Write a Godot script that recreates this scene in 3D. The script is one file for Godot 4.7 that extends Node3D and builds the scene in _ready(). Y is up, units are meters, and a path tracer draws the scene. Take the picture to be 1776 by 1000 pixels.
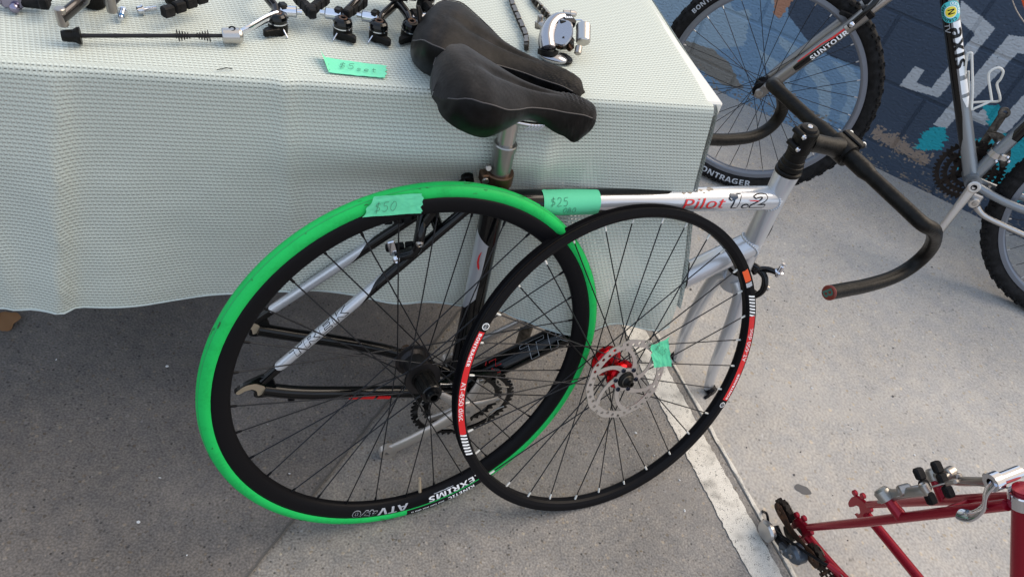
extends Node3D

# ---------------------------------------------------------------- mesh collector
class MB:
	var v := PackedVector3Array()
	var n := PackedVector3Array()
	var t := PackedVector2Array()
	var i := PackedInt32Array()
	var x := Transform3D()
	func vert(p: Vector3, nn: Vector3, uv := Vector2.ZERO) -> int:
		v.append(x * p)
		n.append((x.basis * nn).normalized())
		t.append(uv)
		return v.size() - 1
	func face(a: int, b: int, c: int) -> void:
		var g := (v[b] - v[a]).cross(v[c] - v[a])
		if g.dot(n[a] + n[b] + n[c]) > 0.0:
			i.append_array([a, c, b])
		else:
			i.append_array([a, b, c])
	func tri(a: Vector3, b: Vector3, c: Vector3, nn: Vector3) -> void:
		face(vert(a, nn), vert(b, nn), vert(c, nn))
	func quad(a: Vector3, b: Vector3, c: Vector3, d: Vector3, nn: Vector3) -> void:
		var ia := vert(a, nn, Vector2(0, 0))
		var ib := vert(b, nn, Vector2(1, 0))
		var ic := vert(c, nn, Vector2(1, 1))
		var id := vert(d, nn, Vector2(0, 1))
		face(ia, ib, ic)
		face(ia, ic, id)
	# a swept tube; rad is a number or a list, flat squashes it along the second axis
	func tube(pts: Array, rad, sides := 10, caps := true, flat := 1.0, ref := Vector3.ZERO) -> void:
		var m := pts.size()
		var tan := []
		for k in m:
			var a: Vector3 = pts[max(k - 1, 0)]
			var b: Vector3 = pts[min(k + 1, m - 1)]
			tan.append((b - a).normalized())
		var nn := ref
		if nn == Vector3.ZERO:
			nn = Vector3.UP if abs(tan[0].y) < 0.9 else Vector3.RIGHT
		nn = (nn - tan[0] * nn.dot(tan[0])).normalized()
		var rings := []
		var run := 0.0
		for k in m:
			nn = (nn - tan[k] * nn.dot(tan[k])).normalized()
			var bb: Vector3 = tan[k].cross(nn)
			var r: float = rad[k] if rad is Array else rad
			if k > 0:
				run += pts[k].distance_to(pts[k - 1])
			var ring := []
			for j in sides + 1:
				var an := TAU * j / sides
				ring.append(vert(pts[k] + nn * cos(an) * r + bb * sin(an) * r * flat, nn * cos(an) * flat + bb * sin(an), Vector2(float(j) / sides, run)))
			rings.append(ring)
			if caps and (k == 0 or k == m - 1):
				var out: Vector3 = tan[k] * (-1.0 if k == 0 else 1.0)
				var c := vert(pts[k], out)
				var last := -1
				for j in sides + 1:
					var an := TAU * j / sides
					var q := vert(pts[k] + nn * cos(an) * r + bb * sin(an) * r * flat, out)
					if last >= 0:
						face(c, last, q)
					last = q
		for k in m - 1:
			for j in sides:
				face(rings[k][j], rings[k][j + 1], rings[k + 1][j])
				face(rings[k][j + 1], rings[k + 1][j + 1], rings[k + 1][j])
	# profile of (along axis, radius) turned round an axis; outside is to the left of the way it runs
	func lathe(o: Vector3, axis: Vector3, prof: Array, sides := 24, smooth := false, closed := false, a0 := 0.0, a1 := TAU, ref := Vector3.ZERO) -> void:
		axis = axis.normalized()
		var e1 := ref
		if e1 == Vector3.ZERO:
			e1 = Vector3.UP if abs(axis.y) < 0.9 else Vector3.RIGHT
		e1 = (e1 - axis * e1.dot(axis)).normalized()
		var e2 := axis.cross(e1)
		var m := prof.size()
		var segs := m if closed else m - 1
		var sn := []
		for k in segs:
			var d: Vector2 = Vector2(prof[(k + 1) % m][0], prof[(k + 1) % m][1]) - Vector2(prof[k][0], prof[k][1])
			sn.append(Vector2(-d.y, d.x).normalized())
		for k in segs:
			var na: Vector2 = sn[k]
			var nb: Vector2 = sn[k]
			if smooth:
				if k > 0 or closed:
					na = (sn[k] + sn[(k - 1 + segs) % segs]).normalized()
				if k < segs - 1 or closed:
					nb = (sn[k] + sn[(k + 1) % segs]).normalized()
			var p: Array = prof[k]
			var q: Array = prof[(k + 1) % m]
			var la := -1
			var lb := -1
			for j in sides + 1:
				var an: float = a0 + (a1 - a0) * j / sides
				var rd := e1 * cos(an) + e2 * sin(an)
				var ia := vert(o + axis * p[0] + rd * p[1], axis * na.x + rd * na.y, Vector2(an, p[0]))
				var ib := vert(o + axis * q[0] + rd * q[1], axis * nb.x + rd * nb.y, Vector2(an, q[0]))
				if j > 0:
					face(la, lb, ia)
					face(lb, ib, ia)
				la = ia
				lb = ib
	func cyl(a: Vector3, b: Vector3, r: float, sides := 14, bev := 0.0) -> void:
		var h := a.distance_to(b)
		if bev > 0.0:
			lathe(a, b - a, [[0, 0], [0, r - bev], [bev, r], [h - bev, r], [h, r - bev], [h, 0]], sides)
		else:
			lathe(a, b - a, [[0, 0], [0, r], [h, r], [h, 0]], sides)
	# flat outline in the xy plane of f, given a thickness along z with chamfered rims
	func prism(poly: PackedVector2Array, depth: float, bev := 0.0, f := Transform3D()) -> void:
		var keep := x
		x = x * f
		var m := poly.size()
		var area := 0.0
		for k in m:
			area += poly[k].cross(poly[(k + 1) % m])
		if area < 0.0:
			poly = poly.duplicate()
			poly.reverse()
		var inset := PackedVector2Array()
		for k in m:
			var e0 := (poly[k] - poly[(k - 1 + m) % m]).normalized()
			var e1 := (poly[(k + 1) % m] - poly[k]).normalized()
			var nn := Vector2(-e0.y, e0.x) + Vector2(-e1.y, e1.x)
			inset.append(poly[k] + nn.normalized() * bev)
		var tr := Geometry2D.triangulate_polygon(poly)
		for s in [-1.0, 1.0]:
			var base := v.size()
			for q in inset:
				vert(Vector3(q.x, q.y, s * depth / 2), Vector3(0, 0, s), q)
			for k in range(0, tr.size(), 3):
				face(base + tr[k], base + tr[k + 1], base + tr[k + 2])
			for k in m:
				var a := poly[k]
				var b := poly[(k + 1) % m]
				var d := (b - a).normalized()
				var on := Vector3(d.y, -d.x, 0)
				if bev > 0.0:
					var ai := inset[k]
					var bi := inset[(k + 1) % m]
					quad(Vector3(a.x, a.y, s * (depth / 2 - bev)), Vector3(b.x, b.y, s * (depth / 2 - bev)), Vector3(bi.x, bi.y, s * depth / 2), Vector3(ai.x, ai.y, s * depth / 2), on + Vector3(0, 0, s))
		for k in m:
			var a := poly[k]
			var b := poly[(k + 1) % m]
			var d := (b - a).normalized()
			var z := depth / 2 - bev
			quad(Vector3(a.x, a.y, -z), Vector3(b.x, b.y, -z), Vector3(b.x, b.y, z), Vector3(a.x, a.y, z), Vector3(d.y, -d.x, 0))
		x = keep
	func box(c: Vector3, s: Vector3, bev := 0.0, b := Basis()) -> void:
		var hx := s.x / 2
		var hy := s.y / 2
		var poly := PackedVector2Array([Vector2(-hx, -hy), Vector2(hx, -hy), Vector2(hx, hy), Vector2(-hx, hy)])
		if bev > 0.0:
			poly = PackedVector2Array([Vector2(-hx + bev, -hy), Vector2(hx - bev, -hy), Vector2(hx, -hy + bev), Vector2(hx, hy - bev), Vector2(hx - bev, hy), Vector2(-hx + bev, hy), Vector2(-hx, hy - bev), Vector2(-hx, -hy + bev)])
		prism(poly, s.z, bev, Transform3D(b, c))
	func ball(c: Vector3, r: Vector3, b := Basis(), la := 8, lo := 12) -> void:
		grid(la, lo, func(u, w):
			var th: float = PI * u
			var ph: float = TAU * w
			var d := Vector3(sin(th) * cos(ph), cos(th), sin(th) * sin(ph))
			return c + b * (d * r))
	# a sheet over (u, w) in 0..1 with smooth normals; side is the way its outside faces when it cannot be told
	func grid(nu: int, nw: int, f: Callable, flip := false, uvs = null) -> void:
		var base := v.size()
		var e := 0.002
		for a in nu + 1:
			for b in nw + 1:
				var u := float(a) / nu
				var w := float(b) / nw
				var p: Vector3 = f.call(u, w)
				var u0: float = clamp(u - e, 0, 1)
				var u1: float = clamp(u + e, 0, 1)
				var w0: float = clamp(w - e, 0, 1)
				var w1: float = clamp(w + e, 0, 1)
				var uu: float = clamp(u, 0.004, 0.996)
				var g: Vector3 = (f.call(u1, w) - f.call(u0, w)).cross(f.call(uu, w1) - f.call(uu, w0))
				if g.length_squared() < 1e-20:
					g = (f.call(u1, w) - f.call(u0, w)).cross(f.call(u, w1) - f.call(u, w0))
				if flip:
					g = -g
				vert(p, g, uvs.call(u, w) if uvs else Vector2(u, w))
		for a in nu:
			for b in nw:
				var k := base + a * (nw + 1) + b
				face(k, k + 1, k + nw + 1)
				face(k + 1, k + nw + 2, k + nw + 1)
	# part of a tube's skin between two angle limits that vary along it: panels of other paint, tape
	func shell(a: Vector3, b: Vector3, ra: float, rb: float, lim: Array, ref: Vector3, steps := 10) -> void:
		var ax := (b - a).normalized()
		var e1 := (ref - ax * ref.dot(ax)).normalized()
		var e2 := ax.cross(e1)
		# rows between, so that slanting ends follow the curve
		var full := []
		for k in lim.size():
			if k > 0:
				var p: Array = lim[k - 1]
				var q: Array = lim[k]
				var cnt := int(ceil(max(abs(q[1] - p[1]), abs(q[2] - p[2])) / 5.0))
				for j in range(1, cnt):
					var w := float(j) / cnt
					full.append([lerpf(p[0], q[0], w), lerpf(p[1], q[1], w), lerpf(p[2], q[2], w)])
			full.append(lim[k])
		lim = full
		var span := 0.0
		for L in lim:
			span = max(span, L[2] - L[1])
		steps = int(max(steps, ceil(span / 6.0)))
		var rows := []
		for k in lim.size():
			var L: Array = lim[k]
			var row := []
			for j in steps + 1:
				var an: float = deg_to_rad(lerpf(L[1], L[2], float(j) / steps))
				var rd := e1 * cos(an) + e2 * sin(an)
				row.append(vert(a.lerp(b, L[0]) + rd * lerpf(ra, rb, L[0]), rd))
			rows.append(row)
		for k in lim.size() - 1:
			for j in steps:
				face(rows[k][j], rows[k][j + 1], rows[k + 1][j])
				face(rows[k][j + 1], rows[k + 1][j + 1], rows[k + 1][j])
	# lettering laid on any surface: to(x, y) gives [point, normal]
	func text(s: String, h: float, font: Font, to: Callable, thick := 0.0) -> void:
		var tm := TextMesh.new()
		tm.text = s
		tm.font = font
		tm.font_size = 48
		tm.pixel_size = h / 34.0
		tm.depth = 0.0
		tm.curve_step = 1.0
		tm.horizontal_alignment = HORIZONTAL_ALIGNMENT_CENTER
		tm.vertical_alignment = VERTICAL_ALIGNMENT_CENTER
		var ar := tm.get_mesh_arrays()
		if ar.is_empty():
			return
		var vs: PackedVector3Array = ar[Mesh.ARRAY_VERTEX]
		var ix = ar[Mesh.ARRAY_INDEX]
		if ix == null or ix.size() == 0:
			ix = range(vs.size())
		var base := v.size()
		# long triangles are split so that the letters follow a curved surface
		var fl: Array = []
		for p in vs:
			fl.append(Vector2(p.x, p.y))
		var todo: Array = []
		for k in range(0, ix.size(), 3):
			todo.append([ix[k], ix[k + 1], ix[k + 2]])
		var lim := h * .22
		var mids := {}
		var done: Array = []
		while todo.size():
			var q: Array = todo.pop_back()
			var worst := -1
			var wl := lim
			for e in 3:
				var dl: float = fl[q[e]].distance_to(fl[q[(e + 1) % 3]])
				if dl > wl:
					wl = dl
					worst = e
			if worst < 0:
				done.append(q)
				continue
			var a: int = q[worst]
			var b: int = q[(worst + 1) % 3]
			var c: int = q[(worst + 2) % 3]
			var key := Vector2i(min(a, b), max(a, b))
			if not mids.has(key):
				fl.append((fl[a] + fl[b]) / 2.0)
				mids[key] = fl.size() - 1
			var m: int = mids[key]
			todo.append([a, m, c])
			todo.append([m, b, c])
		for p in fl:
			var r: Array = to.call(p.x, p.y)
			vert(r[0], r[1])
		for q in done:
			face(base + q[0], base + q[1], base + q[2])
	func mesh() -> ArrayMesh:
		var a := []
		a.resize(Mesh.ARRAY_MAX)
		a[Mesh.ARRAY_VERTEX] = v
		a[Mesh.ARRAY_NORMAL] = n
		a[Mesh.ARRAY_TEX_UV] = t
		a[Mesh.ARRAY_INDEX] = i
		var m := ArrayMesh.new()
		m.add_surface_from_arrays(Mesh.PRIMITIVE_TRIANGLES, a)
		return m

# ---------------------------------------------------------------- scene helpers
var M := {}
var bold: Font
var plain: Font
var used := {}

func numbered(base: String) -> String:
	var k: int = used.get(base, 0)
	used[base] = k + 1
	return base if k == 0 else "%s_%03d" % [base, k]

func thing(called: String, label: String, category: String, xf := Transform3D(), group := "") -> Node3D:
	var o := Node3D.new()
	o.name = numbered(called)
	o.transform = xf
	o.set_meta("label", label)
	o.set_meta("category", category)
	if group:
		o.set_meta("group", group)
	add_child(o, true)
	return o

func part(parent: Node, called: String, b, m: Material, xf := Transform3D()) -> MeshInstance3D:
	var o := MeshInstance3D.new()
	o.name = called
	o.mesh = b.mesh() if b is MB else b
	o.material_override = m
	o.transform = xf
	parent.add_child(o, true)
	return o

func solo(called: String, b: MB, m: Material, label: String, category: String, xf := Transform3D(), group := "") -> MeshInstance3D:
	var o := part(self, numbered(called), b, m, xf)
	o.set_meta("label", label)
	o.set_meta("category", category)
	if group:
		o.set_meta("group", group)
	return o

func struct(called: String, b: MB, m: Material) -> MeshInstance3D:
	var o := part(self, called, b, m)
	o.set_meta("kind", "structure")
	return o

func mk(c: Color, rough := 0.5, metal := 0.0, spec := 0.5) -> StandardMaterial3D:
	var m := StandardMaterial3D.new()
	m.albedo_color = c
	m.roughness = rough
	m.metallic = metal
	m.metallic_specular = spec
	return m

func lin(r: float, g: float, b: float) -> Color:
	return Color(r, g, b).linear_to_srgb()

func spline(c: Array, per := 6) -> Array:
	var out := []
	for k in c.size() - 1:
		var p0 = c[max(k - 1, 0)]
		var p1 = c[k]
		var p2 = c[k + 1]
		var p3 = c[min(k + 2, c.size() - 1)]
		for j in per:
			var u := float(j) / per
			out.append(p1.cubic_interpolate(p2, p0, p3, u))
	out.append(c[-1])
	return out

# an outline with its corners rounded off
func soft(c: Array, per := 5) -> PackedVector2Array:
	var out := PackedVector2Array()
	var m := c.size()
	for k in m:
		var p: Vector2 = c[k]
		var a: Vector2 = p.lerp(c[(k - 1 + m) % m], 0.35)
		var b: Vector2 = p.lerp(c[(k + 1) % m], 0.35)
		for j in per + 1:
			var u := float(j) / per
			out.append(a.lerp(p, u).lerp(p.lerp(b, u), u))
	return out

func v3(a: float, b: float, c: float) -> Vector3:
	return Vector3(a, b, c)

func frame_of(xa: Vector3, ya: Vector3, za: Vector3, o: Vector3) -> Transform3D:
	return Transform3D(Basis(xa, ya, za).orthonormalized(), o)

# pen strokes of a handwritten price, drawn in a 0..1 box per figure
func pen(b: MB, s: String, h: float, to: Callable, w := 0.0003) -> void:
	var G := {
		"$": [[[.8, .8], [.4, .85], [.2, .62], [.7, .45], [.65, .2], [.1, .15]], [[.55, 1.05], [.3, -.1]]],
		"5": [[[.85, .95], [.3, .92], [.25, .58], [.6, .6], [.75, .3], [.5, .02], [.1, .08]]],
		"0": [[[.5, .95], [.15, .6], [.2, .15], [.55, .02], [.85, .4], [.8, .85], [.5, .95]]],
		"2": [[[.15, .75], [.4, .98], [.75, .8], [.6, .45], [.1, .03], [.85, .05]]],
		"O": [[[.5, .9], [.12, .55], [.25, .1], [.6, .05], [.9, .45], [.75, .85], [.5, .9]]],
		"B": [[[.2, 0], [.25, .95]], [[.25, .92], [.7, .8], [.6, .55], [.25, .5], [.8, .4], [.7, .1], [.2, .03]]],
		"s": [[[.7, .4], [.35, .5], [.25, .33], [.65, .22], [.55, .03], [.15, .05]]],
		"e": [[[.2, .25], [.75, .3], [.6, .5], [.25, .4], [.2, .1], [.7, .05]]],
		"t": [[[.45, .8], [.4, .1], [.7, .05]], [[.2, .52], [.75, .55]]],
	}
	var x := 0.0
	for ch in s:
		if G.has(ch):
			for st in G[ch]:
				var pts := []
				var flatp := []
				for q in st:
					flatp.append(Vector2(q[0], q[1]))
				for q in spline(flatp, 4):
					pts.append(to.call(x + q.x * h * .7, q.y * h)[0])
				b.tube(pts, w, 4, false)
			x += h * .75
		else:
			x += h * .4

# ---------------------------------------------------------------- textures
func noise(seed: int, freq: float, oct := 3) -> FastNoiseLite:
	var f := FastNoiseLite.new()
	f.seed = seed
	f.frequency = freq
	f.noise_type = FastNoiseLite.TYPE_SIMPLEX_SMOOTH
	f.fractal_octaves = oct
	return f

func image_tex(w: int, h: int, fmt: int, data: PackedByteArray) -> ImageTexture:
	var im := Image.create_from_data(w, h, false, fmt, data)
	return ImageTexture.create_from_image(im)

# ---------------------------------------------------------------- the scene
func _ready() -> void:
	# camera, sky, sun, exposure
	var cam := Camera3D.new()
	cam.name = "camera"
	cam.transform = Transform3D(Basis(v3(.96344, .19153, -.18735), v3(-.26792, .68874, -.67369), v3(0, .69925, .71487)), v3(0, 1.2487, 0))
	cam.fov = 44.4
	cam.near = 0.05
	cam.far = 200.0
	add_child(cam)
	cam.current = true
	var env := Environment.new()
	var sky := Sky.new()
	var sm := ProceduralSkyMaterial.new()
	sm.sky_top_color = Color(0.68, 0.75, 0.85)
	sm.sky_horizon_color = Color(0.86, 0.89, 0.92)
	sm.ground_horizon_color = Color(0.5, 0.5, 0.5)
	sm.ground_bottom_color = Color(0.35, 0.34, 0.33)
	sm.sky_curve = 0.2
	sky.sky_material = sm
	env.background_mode = Environment.BG_SKY
	env.sky = sky
	env.tonemap_mode = Environment.TONE_MAPPER_LINEAR
	env.tonemap_exposure = 1.3
	env.background_energy_multiplier = 1.3
	env.sdfgi_enabled = true
	env.ssao_enabled = true
	env.ssil_enabled = true
	var we := WorldEnvironment.new()
	we.name = "world_environment"
	we.environment = env
	add_child(we)
	var sun := DirectionalLight3D.new()
	sun.name = "sun"
	sun.light_energy = 0.72
	sun.light_color = Color(1.0, 0.94, 0.87)
	sun.light_angular_distance = 46.0
	sun.shadow_enabled = true
	add_child(sun)
	sun.look_at_from_position(v3(1.3, 1.5, -.75), Vector3.ZERO, Vector3.UP)

	var sf := SystemFont.new()
	sf.font_names = PackedStringArray(["Droid Sans"])
	sf.font_weight = 700
	bold = sf
	var sp := SystemFont.new()
	sp.font_names = PackedStringArray(["Droid Sans"])
	plain = sp
	make_materials()
	make_ground()
	make_wall()
	make_table()
	make_road_frame()
	make_green_wheel()
	make_disc_wheel()
	make_parked_bicycle()
	make_red_frame()
	make_table_items()
	make_litter()

func make_materials() -> void:
	M.navyblack = mk(Color(.05, .07, .10), .3, 0.0, .25)
	M.rubber = mk(Color(.12, .12, .13), .72, 0.0, .3)
	M.tread = mk(Color(.085, .085, .09), .8, 0.0, .3)
	M.green = mk(lin(.012, .45, .095), .5, 0.0, .28)
	M.rimblack = mk(Color(.07, .07, .08), .40, 0.0, .2)
	M.black = mk(Color(.06, .06, .07), .3, 0.0, .25)
	M.gloss = mk(Color(.025, .03, .04), .12, 0.0, .42)
	M.satin = mk(Color(.085, .083, .082), .42, 0.0, .28)
	M.spoke = mk(Color(.16, .165, .18), .3, .7)
	M.silver = mk(Color(.75, .765, .79), .3, .55)
	M.silver.clearcoat_enabled = true
	M.silver.clearcoat_roughness = .12
	M.alloy = mk(Color(.72, .71, .70), .3, .95)
	M.chrome = mk(Color(.82, .83, .86), .12, 1.0)
	M.steel = mk(Color(.62, .60, .58), .34, .9)
	M.dullsteel = mk(Color(.45, .43, .41), .5, .8)
	M.rust = mk(Color(.30, .19, .12), .75, .3)
	M.darkrust = mk(Color(.15, .115, .10), .62, .45)
	M.bronze = mk(Color(.36, .27, .21), .35, .8)
	M.darkmetal = mk(Color(.19, .185, .19), .38, .8)
	M.red = mk(Color(.72, .07, .11), .22, .85)
	M.redpaint = mk(Color(.80, .10, .12), .4)
	M.orange = mk(Color(.86, .32, .10), .45)
	M.white = mk(Color(.93, .94, .95), .45)
	M.greytext = mk(Color(.66, .68, .71), .45)
	M.ruby = mk(Color(.54, .05, .14), .26, .4, .5)
	M.tape = mk(Color(.36, .80, .62), .7)
	M.tape.backlight = Color(.15, .25, .2)
	M.ink = mk(Color(.22, .36, .31), .8)
	M.dimchrome = mk(Color(.64, .64, .66), .2, .95)
	M.leather = mk(Color(.115, .108, .11), .62, 0.0, .3)
	M.cover = mk(Color(.10, .095, .098), .9, 0.0, .25)
	M.cover.rim_enabled = true
	M.skin = mk(Color(.07, .072, .08), .38, 0.0, .3)
	M.teal = mk(Color(.30, .78, .80), .4)
	M.yellow = mk(Color(.93, .86, .28), .4)
	M.purple = mk(Color(.56, .54, .62), .2, .95)
	M.blue = mk(Color(.16, .45, .66), .4, .6)
	M.plastic = mk(Color(.82, .82, .80), .5)
	M.pale = mk(Color(.70, .64, .55), .5, .3)
	M.discsteel = mk(Color(.74, .72, .70), .36, .75)
	M.cranksilver = mk(Color(.74, .71, .68), .36, .6)
	M.boltblue = mk(Color(.13, .15, .21), .3, .7)
	M.navy = mk(Color(.10, .20, .30), .3)
	M.dullpost = mk(Color(.58, .58, .57), .3, .9)
	M.forkgrey = mk(Color(.50, .49, .48), .34, .75)
	M.silvergrey = mk(Color(.52, .54, .56), .32, .6)
	M.brakegrey = mk(Color(.60, .59, .57), .36, .8)
	M.darkmetal2 = mk(Color(.30, .33, .37), .35, .7)
	M.chainsteel = mk(Color(.50, .47, .44), .32, .9)
	M.tapelight = mk(Color(.44, .84, .68), .7)
	M.seam = mk(Color(.24, .23, .235), .6)
	# fine grain for rubber, leather and paint that has weathered
	var gn := noise(5, .06, 4)
	var gi := gn.get_seamless_image(256, 256)
	gi.convert(Image.FORMAT_RGBA8)
	gi.bump_map_to_normal_map(2.2)
	var gt := ImageTexture.create_from_image(gi)
	for k in ["leather", "tread", "rubber", "satin", "cover"]:
		var m: StandardMaterial3D = M[k]
		m.normal_enabled = true
		m.normal_texture = gt
		m.normal_scale = .5 if k != "leather" and k != "cover" else .22
		m.uv1_triplanar = true
		m.uv1_scale = Vector3.ONE * 14.0
	# dust and scuffs over black things
	var d := PackedByteArray()
	d.resize(256 * 256 * 3)
	var dn := noise(9, .02, 4).get_seamless_image(256, 256)
	var dd := noise(19, .12, 2).get_seamless_image(256, 256)
	for y in 256:
		for x in 256:
			var q: float = dn.get_pixel(x, y).r * .75 + dd.get_pixel(x, y).r * .25
			var w: float = clamp(.62 + (q - .5) * .8, .4, .9)
			var k := (y * 256 + x) * 3
			d[k] = int(255 * w)
			d[k + 1] = int(252 * w)
			d[k + 2] = int(245 * w)
	var dt := image_tex(256, 256, Image.FORMAT_RGB8, d)
	for k in ["leather", "cover", "rubber", "satin", "dullsteel", "rust", "darkrust", "skin"]:
		var m: StandardMaterial3D = M[k]
		m.albedo_texture = dt
		m.uv1_triplanar = true
		m.uv1_scale = Vector3.ONE * 7.0
		m.albedo_color = (m.albedo_color.srgb_to_linear() * 1.9).linear_to_srgb()

	_grime()

func _grime() -> void:
	# faint road dust over the green rubber
	var d := PackedByteArray()
	d.resize(256 * 256 * 3)
	var a := noise(41, .015, 4).get_seamless_image(256, 256)
	var b := noise(42, .10, 3).get_seamless_image(256, 256)
	for y in 256:
		for x in 256:
			var q: float = a.get_pixel(x, y).r * .6 + b.get_pixel(x, y).r * .4
			var w: float = clamp(1.0 - max(q - .5, 0.0) * .28, .5, 1.0)
			var k := (y * 256 + x) * 3
			d[k] = int(255 * w)
			d[k + 1] = int(255 * w)
			d[k + 2] = int(255 * w)
	M.green.albedo_texture = image_tex(256, 256, Image.FORMAT_RGB8, d)
	M.green.uv1_triplanar = true
	M.green.uv1_scale = Vector3.ONE * 6.0
	M.green.albedo_color = lin(.012, .46, .098)

# ---------------------------------------------------------------- ground
func concrete(seed: int, size: int, pits: int, stones: int, contrast: float) -> Array:
	var big := noise(seed, .004, 4).get_seamless_image(size, size)
	var mid := noise(seed + 1, .03, 4).get_seamless_image(size, size)
	var fine := noise(seed + 2, .22, 3).get_seamless_image(size, size)
	var bb := big.get_data()
	var mm := mid.get_data()
	var ff := fine.get_data()
	var rng := RandomNumberGenerator.new()
	rng.seed = seed
	var hue := PackedFloat32Array()
	hue.resize(size * size)
	var lum := PackedFloat32Array()
	lum.resize(size * size)
	for s in pits + stones:
		var pit := s < pits
		var cx := rng.randi() % size
		var cy := rng.randi() % size
		var r := rng.randf_range(.6, 1.7) if pit else rng.randf_range(.8, 2.6)
		var dl := -rng.randf_range(.12, .42) if pit else rng.randf_range(-.22, .2)
		var dh := 0.0 if pit else rng.randf_range(-.02, .07)
		var ir := int(ceil(r))
		var sq := rng.randf_range(.6, 1.5)
		for y in range(-ir, ir + 1):
			for x in range(-ir, ir + 1):
				if x * x * sq + y * y / sq <= r * r:
					var k := ((cy + y + size) % size) * size + (cx + x + size) % size
					lum[k] = dl
					hue[k] = dh
	var out := PackedByteArray()
	out.resize(size * size * 3)
	var hb := PackedByteArray()
	hb.resize(size * size)
	for k in size * size:
		var f := (ff[k] - 128) / 255.0
		var l := .80 + ((bb[k] - 128) / 255.0 * .16 + (mm[k] - 128) / 255.0 * .17 + f * .5 + lum[k]) * contrast
		var w := (mm[k] - 128) / 255.0 * .03 + hue[k]
		out[k * 3] = int(clamp(l + w * .6, 0, 1) * 255)
		out[k * 3 + 1] = int(clamp(l, 0, 1) * 255)
		out[k * 3 + 2] = int(clamp(l - w, 0, 1) * 255)
		hb[k] = int(clamp(.5 + f * .45 + lum[k] * .8, 0, 1) * 255)
	var him := Image.create_from_data(size, size, false, Image.FORMAT_L8, hb)
	him.convert(Image.FORMAT_RGBA8)
	him.bump_map_to_normal_map(1.6)
	return [image_tex(size, size, Image.FORMAT_RGB8, out), ImageTexture.create_from_image(him)]

func slab(called: String, m: Material, near: float, far: float) -> void:
	# joint runs from J along jd; jn points to the right of it
	var J := v3(.3647, 0, -1.2754)
	var jd := v3(.485, 0, .8745)
	var jn := v3(.8745, 0, -.485)
	var b := MB.new()
	var c := [J + jd * -30 + jn * near, J + jd * 30 + jn * near, J + jd * 30 + jn * far, J + jd * -30 + jn * far]
	for k in 4:
		b.vert(c[k], Vector3.UP, Vector2(c[k].x, c[k].z) / 1.8)
	b.face(0, 1, 2)
	b.face(0, 2, 3)
	# the chamfered edge of the slab in the joint
	var s: float = sign(near - far)
	var e0: Vector3 = c[0]
	var e1: Vector3 = c[1]
	var dn := jn * s * .0015 + v3(0, -.03, 0)
	var base := b.v.size()
	for q in [e0, e1, e1 + dn, e0 + dn]:
		b.vert(q, jn * s + v3(0, .3, 0), Vector2(q.x, q.z + q.y) / 1.8)
	b.face(base, base + 1, base + 2)
	b.face(base, base + 2, base + 3)
	struct(called, b, m)

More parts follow.
